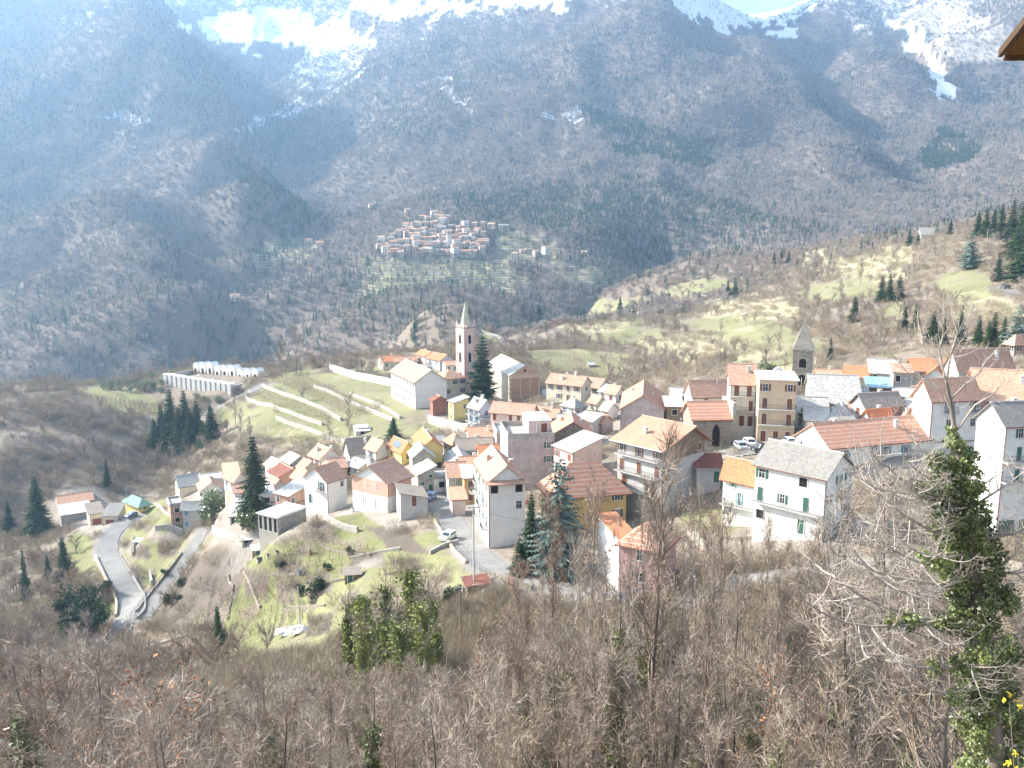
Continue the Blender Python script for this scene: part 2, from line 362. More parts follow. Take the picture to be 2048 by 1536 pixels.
# small terrace steps where the land is terraced
def steps(mask, h, lo, hi):
    global Z
    q = np.floor(Z/h)*h+h*sm(.72, 1.0, Z/h-np.floor(Z/h)); m = (mask > .5) & (DG > lo) & (DG < hi); Z = np.where(m, q, Z)
steps(terr, 5.0, 850, 1500); steps(inpoly(U_, V_, P('430 1160,470 1110,560 1100,600 1120,640 1200,600 1300,400 1290'))*(roadm < .5)*1.0, 1.1, 140, 215)
# ---------------------------------------------------------------- ground sheet
V3 = np.stack([X, Y, Z], -1).reshape(-1, 3)
ii, jj = np.meshgrid(np.arange(NT-1), np.arange(ND-1), indexing='ij'); a_ = (ii*ND+jj).ravel()
me = np_mesh('terrain', V3, np.stack([a_, a_+ND, a_+ND+1, a_+1], -1))
me.polygons.foreach_set('use_smooth', np.ones(len(a_), bool))
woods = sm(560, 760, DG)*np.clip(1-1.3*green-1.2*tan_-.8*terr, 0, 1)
for nm, arr in (('cover', (green, tan_, snow, terr)), ('cover_two', (bare, rock, woods, roadm))):
    at_ = me.color_attributes.new(nm, 'FLOAT_COLOR', 'POINT')
    at_.data.foreach_set('color', np.stack([np.broadcast_to(q, X.shape) for q in arr], -1).astype(np.float32).ravel())
g = NG('ground', .95, .05)
tc = g.n('NewGeometry').outputs['Position']
cv = g.n('Attribute', attribute_name='cover'); c2 = g.n('Attribute', attribute_name='cover_two')
sp = g.n('SeparateColor'); g.l(cv.outputs['Color'], sp.inputs[0]); s2 = g.n('SeparateColor'); g.l(c2.outputs['Color'], s2.inputs[0])
n1 = g.noise(tc, .35, 8, .7); n2 = g.noise(tc, .03, 6, .65); n3 = g.noise(tc, 2.2, 5, .7)
base = g.mix(g.ramp(n2, [(.35, 0), (.65, 1)]), (.20, .155, .12), (.27, .22, .17))
base = g.mix(g.ramp(n1, [(.3, 0), (.75, 1)]), base, (.33, .28, .21))
base = g.mix(g.ramp(n3, [(.35, .6), (.55, 0)]), base, (.13, .10, .075))
gr = g.mix(g.ramp(n1, [(.3, 0), (.7, 1)]), (.145, .165, .065), (.24, .24, .11))
gr = g.mix(g.ramp(n2, [(.42, 0), (.6, .6)]), gr, (.33, .31, .17))
gr = g.mix(g.ramp(n3, [(.3, .75), (.5, 0)]), gr, (.15, .14, .07))
tn = g.mix(n1, (.40, .33, .21), (.54, .46, .31)); tn = g.mix(g.ramp(n2, [(.4, 0), (.6, .6)]), tn, (.30, .31, .15))
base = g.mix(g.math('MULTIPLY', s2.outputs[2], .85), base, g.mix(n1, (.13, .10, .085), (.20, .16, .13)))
c = g.mix(sp.outputs[1], base, tn)
nmask = g.math('MULTIPLY', sp.outputs[0], g.ramp(g.noise(tc, .12, 6, .7), [(.36, .05), (.50, 1)]))
c = g.mix(nmask, c, gr)
br = g.mix(n3, (.11, .09, .07), (.20, .165, .13)); c = g.mix(s2.outputs[0], c, br)
sx = g.n('SeparateXYZ'); g.l(tc, sx.inputs[0])
hgt = g.math('ADD', sx.outputs[2], g.math('MULTIPLY', n2, 6.0))
st = g.math('PINGPONG', g.math('DIVIDE', hgt, 5.0), .5)
stripe = g.ramp(st, [(.12, (.33, .30, .24)), (.2, (.07, .06, .045)), (.3, (.17, .19, .07)), (.45, (.25, .22, .14))])
c = g.mix(g.math('MULTIPLY', cv.outputs['Alpha'], .75), c, stripe)
rk = g.mix(g.ramp(g.noise(tc, .02, 8, .8), [(.4, 0), (.6, 1)]), (.24, .21, .18), (.42, .38, .33)); c = g.mix(s2.outputs[1], c, rk)
c = g.mix(c2.outputs['Alpha'], c, (.30, .27, .23))
sn = g.math('SUBTRACT', g.math('ADD', g.math('MULTIPLY', sp.outputs[2], 1.3), g.math('MULTIPLY', g.noise(tc, .035, 10, .8), 1.8)), 1.72)
snf = g.math('MULTIPLY', sn, 3.0, True); c = g.mix(snf, c, (.82, .84, .88))
g.col(c); g.bump(g.math('ADD', n1, g.math('MULTIPLY', n3, .4)), .9, .6)
me.materials.append(g.m)
terrain = tag(link('terrain', me), kind='structure')
HZ = np.maximum.accumulate(Z/DG, 1)     # highest slope so far along each column
def visible(th, D, z):
    """is a point at height z at (azimuth, distance) seen over the land in front?"""
    a = np.clip(np.rint((th-TH0)/(TH1-TH0)*(NT-1)).astype(int), 0, NT-1); b = np.clip(((np.log(D)-LD0)/(LD1-LD0)*(ND-1)).astype(int)-2, 0, ND-1)
    return z/D > HZ[a, b]
def look(arr, th, D):
    a = np.clip(np.rint((th-TH0)/(TH1-TH0)*(NT-1)).astype(int), 0, NT-1); b = np.clip(np.rint((np.log(D)-LD0)/(LD1-LD0)*(ND-1)).astype(int), 0, ND-1)
    return arr[a, b]
# ================================================================ vegetation: materials and shapes
def leafmat(name, cols, rough=.8, var=.5, transl=0.0):
    g = NG(name, rough, .15); r = g.rnd(); n = g.noise(g.co('Object'), .9, 3)
    c = g.ramp(r, [(i/max(1, len(cols)-1), c) for i, c in enumerate(cols)])
    k = g.ramp(n, [(.3, 1-var), (.7, 1+var)]); c = g.mix(1.0, c, k, 'MULTIPLY'); g.col(c)
    return g.m
M_FARTWIG = leafmat('far_twigs', [(.29,.25,.22), (.38,.33,.28), (.33,.28,.26), (.43,.35,.26), (.27,.23,.20)], .9, .25)
M_MIDTWIG = leafmat('mid_twigs', [(.30,.245,.20), (.38,.32,.26), (.26,.21,.175), (.36,.28,.20)], .9, .25)
M_FARCON = leafmat('far_conifer', [(.04,.08,.045), (.065,.115,.05), (.035,.065,.045)], .9, .3)
M_TWIG = leafmat('bare_twigs', [(.31,.26,.21), (.42,.36,.30), (.23,.18,.14), (.34,.28,.22)], .9, .3)
M_BRUSH = leafmat('brush_twigs', [(.28,.22,.165), (.36,.29,.21), (.31,.28,.18), (.38,.30,.22)], .9, .3)
M_BARK = leafmat('bark', [(.13,.11,.09), (.22,.19,.16), (.16,.13,.11)], .95, .4)
M_NEEDLE = leafmat('needles', [(.022,.045,.018), (.04,.07,.025), (.03,.055,.022)], .85, .5)
M_CEDAR = leafmat('blue_needles', [(.13,.18,.155), (.16,.21,.175)], .85, .4)
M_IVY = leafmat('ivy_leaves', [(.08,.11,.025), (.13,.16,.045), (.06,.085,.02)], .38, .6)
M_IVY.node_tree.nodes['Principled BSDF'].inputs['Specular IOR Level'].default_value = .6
M_IVYL = leafmat('yellow_green_ivy_leaves', [(.20,.23,.06), (.26,.28,.09), (.15,.18,.05)], .5, .5)  # yellow-green ivy, the leaf colour of the clump below the gardens
M_OLIVE = leafmat('olive_leaves', [(.17,.20,.13), (.22,.25,.17)], .7, .4)
M_DEADLEAF = leafmat('dry_leaves', [(.26,.12,.06), (.33,.17,.09), (.20,.10,.06)], .8, .4)
M_YELLOW = leafmat('yellow_petals', [(.75,.55,.03), (.8,.62,.05)], .6, .2)
def sliver(mb, p, d, L, wd, mi=0):
    """one thin tapering twig face"""
    d = Vector(d).normalized(); a = d.cross(Vector((random.gauss(0,1), random.gauss(0,1), random.gauss(0,1)))).normalized()
    p = Vector(p); q = p+d*L
    mb.add([p-a*wd*.5, p+a*wd*.5, q], [(0,1,2)], mi)
def far_decid(seed, wide=1.0):
    random.seed(seed); mb = MB(); mb.bar((0,0,-.5), (0,0,3.0), .18, .08, 4)
    for k in range(125):
        t = random.random(); z0 = 1.4+3.9*t**.8; a = random.uniform(0, 2*pi); up = random.uniform(.3, 1.3)
        r0 = random.uniform(0, 2.5)*wide*(1-.5*t); r1 = random.uniform(1.0, 2.2)
        p = (r0*cos(a), r0*sin(a), z0); sliver(mb, p, (cos(a)*wide, sin(a)*wide, up), random.uniform(1.3, 2.6), random.uniform(.14, .34))
    return mb.mesh('far_tree', [M_FARTWIG])
def mid_decid(seed, wide=1.0):
    random.seed(seed); mb = MB(); mb.bar((0,0,-.5), (0,0,4.5), .16, .07, 5)
    for i in range(11):
        a = random.uniform(0, 2*pi); p = Vector((0,0,random.uniform(1.2, 4))); d = Vector((cos(a)*wide*.8, sin(a)*wide*.8, 1)).normalized(); L = random.uniform(1.8, 3.0); e = p+d*L; mb.bar(p, e, .06, .02, 3)
        for k in range(34): q = p.lerp(e, random.uniform(.15, 1.0)); sliver(mb, q, (d+rv_(.6)+Vector((0,0,.25))), random.uniform(.7, 1.7), random.uniform(.04, .09))
    return mb.mesh('mid_tree', [M_MIDTWIG])
def rv_(s): return Vector((random.gauss(0, s), random.gauss(0, s), random.gauss(0, s)))
def far_conif(seed):
    random.seed(seed); mb = MB(); mb.bar((0,0,-.5), (0,0,3), .25, .15, 4)
    for k in range(95):
        t = random.random()**.8; z = 1.2+9*t; rr = (1-t)*2.3+.15; a = random.uniform(0, 2*pi)
        p = Vector((cos(a)*rr*.15, sin(a)*rr*.15, z+.3)); q = Vector((cos(a)*rr, sin(a)*rr, z-.5*random.random()))
        s_ = Vector((-sin(a), cos(a), 0))*(.25+.45*(1-t))
        mb.add([p, q-s_, q+s_+Vector((0,0,random.uniform(-.3,.3)))], [(0,1,2)])
    return mb.mesh('far_fir', [M_FARCON])
def scatter(name, pts, scl, rot, idx, meshes, label, cat):
    """one countless mass: points carrying instanced plants"""
    me = bpy.data.meshes.new(name); me.vertices.add(len(pts)); me.vertices.foreach_set('co', np.ascontiguousarray(pts, dtype=np.float32).ravel())
    for nm, arr, ty in (('scl', scl, 'FLOAT'), ('rot', rot, 'FLOAT'), ('idx', idx, 'INT')):
        a = me.attributes.new(nm, ty, 'POINT'); a.data.foreach_set('value', np.ascontiguousarray(arr, dtype=np.int32 if ty == 'INT' else np.float32))
    o = link(name, me); t = bpy.data.node_groups.new(name, 'GeometryNodeTree')
    t.interface.new_socket('Geometry', in_out='INPUT', socket_type='NodeSocketGeometry'); t.interface.new_socket('Geometry', in_out='OUTPUT', socket_type='NodeSocketGeometry')
    N = t.nodes; gi = N.new('NodeGroupInput'); go = N.new('NodeGroupOutput'); jn = N.new('GeometryNodeJoinGeometry')
    def attr(nm, ty):
        n = N.new('GeometryNodeInputNamedAttribute'); n.data_type = ty; n.inputs[0].default_value = nm; return n.outputs['Attribute']
    ai = attr('idx', 'INT'); as_ = attr('scl', 'FLOAT'); ar = attr('rot', 'FLOAT')
    cx = N.new('ShaderNodeCombineXYZ'); t.links.new(ar, cx.inputs[2])
    for k, m in enumerate(meshes):
        po = bpy.data.objects.new(m.name+'_shape', m)
        oi = N.new('GeometryNodeObjectInfo'); oi.inputs[0].default_value = po; oi.inputs['As Instance'].default_value = True
        cp = N.new('FunctionNodeCompare'); cp.data_type = 'INT'; cp.operation = 'EQUAL'; cp.inputs[3].default_value = k; t.links.new(ai, cp.inputs[2])
        ip = N.new('GeometryNodeInstanceOnPoints'); t.links.new(gi.outputs[0], ip.inputs['Points']); t.links.new(cp.outputs[0], ip.inputs['Selection'])
        t.links.new(oi.outputs['Geometry'], ip.inputs['Instance']); t.links.new(cx.outputs[0], ip.inputs['Rotation']); t.links.new(as_, ip.inputs['Scale'])
        t.links.new(ip.outputs[0], jn.inputs[0])
    t.links.new(jn.outputs[0], go.inputs[0])
    md = o.modifiers.new('scatter', 'NODES'); md.node_group = t
    return tag(o, label, cat, kind='stuff')
def cloudpts(n, d0, d1, t0=-.62, t1=.62):
    D = np.sqrt(rng.uniform(d0*d0, d1*d1, n)); th = rng.uniform(t0, t1, n); return th, D
# ---------------------------------------------------------------- far slopes
fm = [far_decid(1), far_decid(2, 1.25), far_decid(3, .8), far_conif(4), far_conif(5)]
th, D = cloudpts(560000, 560, 3600)
z = sgrid(th, D); vis = visible(th, D, z+9)
cn = look(con, th, D); sn_ = look(snow, th, D); tr_ = look(terr, th, D); gn_ = look(green, th, D); rk_ = look(rock, th, D)
r = rng.random(len(D)); dens = np.clip(.86-.25*sn_-.5*tr_-.5*rk_-.9*gn_*(D < 700), .02, 1)*np.where(sn_ > .95, .12, 1)*np.clip(.5+900/D, .4, 1.2)
keep = vis & (r < dens*.72); th, D, z, cn, sn_ = th[keep], D[keep], z[keep], cn[keep], sn_[keep]
n = len(D); isc = rng.random(n) < cn*(sn_ < .95); idx = np.where(isc, rng.integers(3, 5, n), rng.integers(0, 3, n))
scl = rng.uniform(.5, 1.0, n)*np.where(isc, .95, 1.0)*np.clip(.8+D/6000, .8, 1.2)
scatter('distant_woodland', np.stack([D*np.sin(th), D*np.cos(th), z], -1), scl, rng.uniform(0, 6.28, n), idx, fm, 'bare and evergreen woodland covering the mountain slopes', 'woodland')
print('far trees', n)
# ================================================================ building materials
def plaster(name, c, stain=.35, rough=.9):
    stain = min(.8, stain*1.5)
    g = NG(name, rough, .1); t = g.co('Object'); n = g.noise(t, .6, 6, .7); n2 = g.noise(g.mapped(t, (2.5, 2.5, .35)), 1.2, 5, .7)
    c2 = tuple(x*.62 for x in c); k = g.ramp(n, [(.40, 0), (.62, stain)]); a = g.mix(k, c, c2)
    a = g.mix(g.ramp(n2, [(.46, 0), (.68, stain*.8)]), a, tuple(x*.5+.03 for x in c)); g.col(a); g.bump(g.noise(t, 6, 5), .25, .02); return g.m
def stone(name, c1, c2, scale=2.6):
    g = NG(name, .95, .1); t = g.mapped(g.co('Object'), (1, 1, 1.7)); v = g.n('TexVoronoi'); v.inputs['Scale'].default_value = scale; g.l(t, v.inputs['Vector'])
    s_ = g.n('SeparateColor'); g.l(v.outputs['Color'], s_.inputs[0]); a = g.mix(s_.outputs[0], c1, c2)
    v2 = g.n('TexVoronoi', feature='DISTANCE_TO_EDGE'); v2.inputs['Scale'].default_value = scale; g.l(t, v2.inputs['Vector'])
    e = g.ramp(v2.outputs['Distance'], [(.0, 1), (.09, 0)]); a = g.mix(g.math('MULTIPLY', e, .7), a, tuple(x*.4 for x in c1))
    a = g.mix(g.ramp(g.noise(t, .5, 6, .7), [(.4, 0), (.7, .5)]), a, tuple(x*.55 for x in c1)); g.col(a); g.bump(v2.outputs['Distance'], .8, .08); return g.m
def roofing(name, cols, row=.42, cw=.24, gap=.75, mott=.6, stripes=0):
    """tiles laid out in metres along u (ridge) and v (slope)"""
    g = NG(name, .9, .1); uv = g.co('UV'); b = g.n('TexBrick'); b.offset = .5
    b.inputs['Scale'].default_value = 1; b.inputs['Brick Width'].default_value = cw; b.inputs['Row Height'].default_value = row
    b.inputs['Mortar Size'].default_value = .03; b.inputs['Mortar Smooth'].default_value = .6; g.l(uv, b.inputs['Vector'])
    w_ = g.n('TexWhiteNoise'); sn_ = g.n('Vector'+'Math', operation='SNAP'); sn_.inputs[1].default_value = (cw, row, 1); g.l(uv, sn_.inputs[0]); g.l(sn_.outputs[0], w_.inputs['Vector'])
    pos = g.co('Object'); big = g.noise(pos, .35, 6, .7); sm_ = g.noise(pos, 2.0, 5, .7)
    c = g.ramp(w_.outputs['Value'], [(i/(len(cols)-1), q) for i, q in enumerate(cols)])
    c = g.mix(g.ramp(big, [(.4, 0), (.68, mott)]), c, tuple(x*.55+.03 for x in cols[0]))
    c = g.mix(g.ramp(sm_, [(.5, 0), (.75, mott*.8)]), c, (.42, .38, .30))
    c = g.mix(g.math('MULTIPLY', b.outputs['Fac'], gap), c, tuple(x*.35 for x in cols[0]))
    if stripes:
        s_ = g.n('SeparateXYZ'); g.l(uv, s_.inputs[0]); k = g.math('PINGPONG', g.math('DIVIDE', s_.outputs[1 if stripes > 0 else 0], abs(stripes)), .5)
        c = g.mix(g.ramp(k, [(.12, .55), (.22, 0)]), c, (.62, .5, .4))
    g.col(c); g.bump(g.math('SUBTRACT', 1.0, b.outputs['Fac']), .7, .05); return g.m
def plain(name, c, rough=.6, spec=.3, metal=0):
    g = NG(name, rough, spec); g.b.inputs['Metallic'].default_value = metal; g.col(g.mix(g.ramp(g.noise(g.co('Object'), 2.5, 4), [(.3, 0), (.8, .4)]), c, tuple(x*.6 for x in c))); return g.m
WM = {'white': plaster('white_plaster', (.80,.78,.72), .2), 'cream': plaster('cream_plaster', (.74,.66,.50)), 'beige': plaster('beige_plaster', (.62,.50,.34), .2), 'yellow': plaster('yellow_plaster', (.78,.62,.24), .15),
 'ochre': plaster('ochre_plaster', (.66,.46,.20), .25), 'pink': plaster('pink_plaster', (.58,.36,.33), .3), 'lilac': plaster('lilac_plaster', (.50,.42,.40), .45), 'grey': plaster('grey_render', (.52,.51,.48), .3),
 'bluegrey': plaster('pale_blue_plaster', (.62,.68,.74), .2), 'concrete': plaster('bare_concrete', (.42,.40,.36), .5), 'stone': stone('rubble_stone', (.26,.22,.17), (.44,.39,.31)), 'palestone': stone('pale_rubble_stone', (.40,.37,.31), (.58,.54,.46)),
 'brick': roofing('hollow_brick', [(.50,.31,.23), (.56,.36,.27), (.46,.28,.20)], .2, .35, .5, .25), 'salmon': plaster('salmon_plaster', (.68,.44,.33), .25), 'wood': plaster('old_boards', (.27,.20,.14), .6), 'red': plaster('red_plaster', (.36,.17,.13), .3),
 'rose': plaster('rose_plaster', (.70,.53,.47), .25)}
RM = {'orange': roofing('new_orange_tiles', [(.60,.25,.12), (.68,.31,.16), (.56,.22,.11)], mott=.25), 'old': roofing('weathered_tiles', [(.60,.34,.23), (.70,.44,.32), (.52,.28,.19), (.64,.46,.35)], mott=.4),
 'paleorange': roofing('sunbleached_tiles', [(.72,.40,.25), (.78,.48,.33), (.64,.33,.20)], mott=.3), 'striped': roofing('banded_tiles', [(.64,.30,.19), (.70,.36,.24), (.58,.26,.16)], mott=.25, stripes=.85), 'ribbed': roofing('ribbed_tiles', [(.58,.25,.14), (.64,.32,.20)], mott=.3, stripes=-.9),
 'darkred': roofing('dark_red_tiles', [(.30,.11,.08), (.36,.15,.10), (.25,.09,.07)]), 'slate': roofing('pale_stone_slates', [(.50,.48,.43), (.62,.60,.54), (.42,.40,.36), (.70,.68,.62)], .35, .4, .5, .4), 'white': roofing('bleached_slates', [(.56,.54,.48), (.66,.63,.56), (.48,.46,.41)], .4, .5, .3, .25),
 'greyslate': roofing('grey_slates', [(.33,.32,.30), (.41,.40,.37), (.27,.26,.25)], .4, .45, .5, .3), 'cement': roofing('cement_tiles', [(.29,.27,.24), (.35,.33,.29), (.25,.23,.21)], .35, .3, .6, .3), 'brown': roofing('brown_sheeting', [(.30,.25,.20), (.34,.29,.24)], 1.6, .5, .3, .4),
 'green': roofing('green_sheeting', [(.22,.38,.30), (.26,.42,.34)], 2.0, .45, .3, .2), 'teal': roofing('blue_sheeting', [(.24,.38,.44), (.30,.44,.50)], 2.0, .45, .3, .2), 'woodred': roofing('red_brown_tiles', [(.52,.28,.18), (.60,.34,.22), (.56,.30,.20)], .35, .25, .35, .3), 'paint': plaster('pale_sheeting', (.72,.70,.64), .3)}
PM = {'glass': plain('window_glass', (.03,.04,.05), .15, .6), 'dark': plain('dark_opening', (.025,.022,.02), .9, .1), 'frame': plain('window_frame', (.75,.73,.68)), 'brown': plain('brown_shutter', (.20,.08,.045)), 'green': plain('green_shutter', (.05,.13,.10)), 'blue': plain('blue_shutter', (.12,.27,.38)),
 'grey': plain('grey_shutter', (.30,.32,.34)), 'redbrown': plain('red_brown_door', (.28,.08,.05)), 'white': plain('white_shutter', (.72,.72,.70)), 'rail': plain('iron_rail', (.12,.12,.13), .5, .4), 'slab': plaster('balcony_slab', (.58,.55,.50)), 'turq': plain('turquoise_shutter', (.15,.42,.42)),
 'metal': plain('galvanised_metal', (.40,.42,.44), .4, .5, .6), 'panel': plain('solar_cells', (.03,.06,.14), .12, .8)}
# ---------------------------------------------------------------- building parts (origin = centre of the opening on the wall, x along wall, -y outward)
_pc = {}
def ring(mb, w_, h, t, d, mi=0):
    for b in ((-w_/2-t, -w_/2, -h/2-t, h/2+t), (w_/2, w_/2+t, -h/2-t, h/2+t), (-w_/2, w_/2, h/2, h/2+t), (-w_/2, w_/2, -h/2-t, -h/2)): mb.box(b[0], b[1], -d, .02, b[2], b[3], mi)
    return mb
def m_window(w_=.95, h=1.35, op='glass'):
    k = ('w', w_, h, op)
    if k not in _pc:
        mb = MB(); ring(mb, w_, h, .09, .07, 0); mb.box(-w_/2, w_/2, -.018, .01, -h/2, h/2, 1)
        if op == 'glass': mb.box(-.025, .025, -.045, -.018, -h/2, h/2, 0); mb.box(-w_/2, -.025, -.045, -.018, h*.12, h*.12+.04, 0); mb.box(.025, w_/2, -.045, -.018, h*.12, h*.12+.04, 0)
        _pc[k] = mb.mesh('window', [PM['frame'], PM[op]])
    return _pc[k]
def m_shut(kind, col, w_=.95, h=1.35, side=0):
    k = ('s', kind, col, w_, h, side)
    if k not in _pc:
        mb = MB(); hw = w_/2
        spans = (((-w_-.06, -hw-.09), (hw+.09, w_+.06)) if kind == 'open' else ((-hw, -.01), (.01, hw)))
        for x0, x1 in spans[side:side+1]:
            y1 = -.02 if kind == 'open' else -.075
            mb.box(x0, x1, y1-.045, y1, -h/2, h/2)
            n = max(4, int(h/.16))
            for i in range(n): z = -h/2+h*(i+.5)/n; mb.box(x0+.05, x1-.05, y1-.06, y1-.045, z-.035, z+.03)
        _pc[k] = mb.mesh('shutter', [PM[col]])
    return _pc[k]
def shutters(o, kind, col, w_, h):
    for sd in (0, 1): put('shutter', m_shut(kind, col, w_, h, sd), o, (0, 0, 0))
def m_sill(w_=.95, h=1.35):
    k = ('i', w_, h)
    if k not in _pc: _pc[k] = MB().box(-w_/2-.14, w_/2+.14, -.16, -.072, -h/2-.15, -h/2-.09).mesh('sill', [PM['slab']])
    return _pc[k]
def m_door(col, w_=1.0, h=2.1, gar=False):
    k = ('d', col, w_, h, gar)
    if k not in _pc:
        mb = MB(); 
        for b in ((-w_/2-.1, -w_/2, -h/2, h/2+.1), (w_/2, w_/2+.1, -h/2, h/2+.1), (-w_/2, w_/2, h/2, h/2+.1)): mb.box(b[0], b[1], -.08, .02, b[2], b[3], 0)
        mb.box(-w_/2, w_/2, -.02, .01, -h/2, h/2, 1)
        n = 6 if gar else 3
        for i in range(n): z = -h/2+h*(i+.5)/n; mb.box(-w_/2+.06, w_/2-.06, -.035, -.02, z-h/n*.38, z+h/n*.38, 1)
        _pc[k] = mb.mesh('door', [PM['frame'], PM[col]])
    return _pc[k]
def m_rail(L):
    L = round(L, 1); k = ('r', L)
    if k not in _pc:
        mb = MB()
        for z in (.15, .95): mb.box(-L/2, L/2, -1.02, -.98, z, z+.045)
        n = max(3, int(L/.22))
        for i in range(n+1): x = -L/2+L*i/n; mb.box(x-.015, x+.015, -1.015, -.985, 0, .95)
        for s_ in (-1, 1):
            x = s_*(L/2-.02); mb.box(x-.02, x+.02, -.98, 0, .95, .995)
            for i in range(4): y = -.2-.22*i; mb.box(x-.012, x+.012, y-.012, y+.012, 0, .95)
        _pc[k] = mb.mesh('railing', [PM['rail']])
    return _pc[k]
def m_slab(L):
    L = round(L, 1); k = ('b', L)
    if k not in _pc: _pc[k] = MB().box(-L/2, L/2, -1.08, -.004, -.16, 0).mesh('balcony', [PM['slab']])
    return _pc[k]
def put(name, me, parent, loc, rz=0): 
    o = link(name, me, parent); o.location = loc; o.rotation_euler = (0, 0, rz); return o
CHM = {}; ANT = []
def m_chim(kind, h=1.1):
    k = (kind, round(h, 1))
    if k not in CHM:
        mb = MB(); w_ = .32
        if kind == 'pipe': mb.bar((0,0,-1), (0,0,h), .11, .11, 8, 0); mb.bar((0,0,h), (0,0,h+.18), .2, .05, 8, 0, True)
        else:
            mb.box(-w_, w_, -w_*.8, w_*.8, -1.2, h*.75, 0); mb.box(-w_-.06, w_+.06, -w_*.8-.06, w_*.8+.06, h*.75, h*.75+.08, 1)
            for sx in (-1, 1):
                for sy in (-1, 1): mb.box(sx*w_*.8-.06, sx*w_*.8+.06, sy*w_*.6-.06, sy*w_*.6+.06, h*.75+.08, h)
            mb.box(-w_-.1, w_+.1, -w_*.8-.1, w_*.8+.1, h, h+.07, 1)
        CHM[k] = mb.mesh('chimney', [PM['metal'], PM['metal']] if kind == 'pipe' else [WM['grey' if kind == 'g' else 'salmon' if kind == 'r' else 'white'], PM['slab']])
    return CHM[k]
def uvmesh(name, polys, mats, th=.16):
    """roof planes given as (list of 3D points, ridge dir); extruded downward, uv in metres"""
    V = []; Fc = []; UVs = []
    for pts in polys:
        pts = [Vector(p) for p in pts]; n = (pts[1]-pts[0]).cross(pts[2]-pts[0]).normalized()
        if n.z < 0: pts.reverse(); n = -n
        up = (Vector((0,0,1))-n*n.z); ax = n.cross(up).normalized() if up.length > 1e-4 else Vector((1,0,0)); dn = n.cross(ax).normalized()
        b = len(V); m = len(pts); V += pts+[p-Vector((0,0,th)) for p in pts]
        o = pts[0]
        def uv(p): return ((p-o).dot(ax)+50, (p-o).dot(dn)+50)
        Fc.append(tuple(range(b, b+m))); UVs += [uv(p) for p in pts]
        Fc.append(tuple(range(b+2*m-1, b+m-1, -1))); UVs += [uv(p) for p in reversed(pts)]
        for i in range(m):
            j = (i+1) % m; Fc.append((b+i, b+m+i, b+m+j, b+j)); UVs += [uv(pts[i])]*2+[uv(pts[j])]*2
    me = bpy.data.meshes.new(name); me.from_pydata([tuple(p) for p in V], [], Fc)
    for m in mats: me.materials.append(m)
    l_ = me.uv_layers.new(name='UVMap'); l_.data.foreach_set('uv', [c for t in UVs for c in t]); me.update(); return me
def roof_planes(typ, a, b, H, rise, oh, rp=.5):
    """local frame: x 0..b along the right wall, y 0..a along the left wall; returns (planes, gable triangles)"""
    x0, x1, y0, y1 = -oh, b+oh, -oh, a+oh
    if typ == 'gr':      # ridge along x
        k = rise/(a*rp); k2 = rise/(a*(1-rp)); yr = a*rp; zr = H+rise
        return [[(x0,y0,H-oh*k),(x1,y0,H-oh*k),(x1,yr,zr),(x0,yr,zr)], [(x1,yr,zr),(x1,y1,H-oh*k2),(x0,y1,H-oh*k2),(x0,yr,zr)]], [[(0,0,H),(0,a,H),(0,yr,zr)], [(b,a,H),(b,0,H),(b,yr,zr)]]
    if typ == 'gl':      # ridge along y
        k = rise/(b*rp); k2 = rise/(b*(1-rp)); xr = b*rp; zr = H+rise
        return [[(x0,y0,H-oh*k),(xr,y0,zr),(xr,y1,zr),(x0,y1,H-oh*k)], [(xr,y0,zr),(x1,y0,H-oh*k2),(x1,y1,H-oh*k2),(xr,y1,zr)]], [[(0,0,H),(b,0,H),(xr,0,zr)], [(b,a,H),(0,a,H),(xr,a,zr)]]
    if typ == 'h':
        w_ = min(a, b)/2; k = rise/w_; e = H-oh*k; zr = H+rise
        if b >= a: r0, r1 = (w_, a/2, zr), (b-w_+.001, a/2, zr)
        else: r0, r1 = (b/2, w_, zr), (b/2, a-w_+.001, zr)
        c = [(x0,y0,e),(x1,y0,e),(x1,y1,e),(x0,y1,e)]
        if b >= a: return [[c[0],c[1],r1,r0],[c[1],c[2],r1],[c[2],c[3],r0,r1],[c[3],c[0],r0]], []
        return [[c[0],c[1],r0],[c[1],c[2],r1,r0],[c[2],c[3],r1],[c[3],c[0],r0,r1]], []
    if typ == 'sl': k = rise/b; return [[(x0,y0,H-oh*k),(x1,y0,H+rise+oh*k),(x1,y1,H+rise+oh*k),(x0,y1,H-oh*k)]], [[(0,0,H),(b,0,H),(b,0,H+rise)],[(b,a,H),(0,a,H),(b,a,H+rise)],[(b,0,H),(b,a,H),(b,a,H+rise),(b,0,H+rise)]]
    if typ == 'sd': k = rise/b; return [[(x0,y0,H+oh*k),(x1,y0,H-rise-oh*k),(x1,y1,H-rise-oh*k),(x0,y1,H+oh*k)]], []
    if typ == 'sr': k = rise/a; return [[(x0,y0,H-oh*k),(x1,y0,H-oh*k),(x1,y1,H+rise+oh*k),(x0,y1,H+rise+oh*k)]], [[(0,a,H),(0,0,H),(0,a,H+rise)],[(b,0,H),(b,a,H),(b,a,H+rise)],[(b,a,H),(0,a,H),(0,a,H+rise),(b,a,H+rise)]]
    return [[(x0,y0,H+.05),(x1,y0,H+.05),(x1,y1,H+.05),(x0,y1,H+.05)]], []
HOUSES = []; FOOT = []
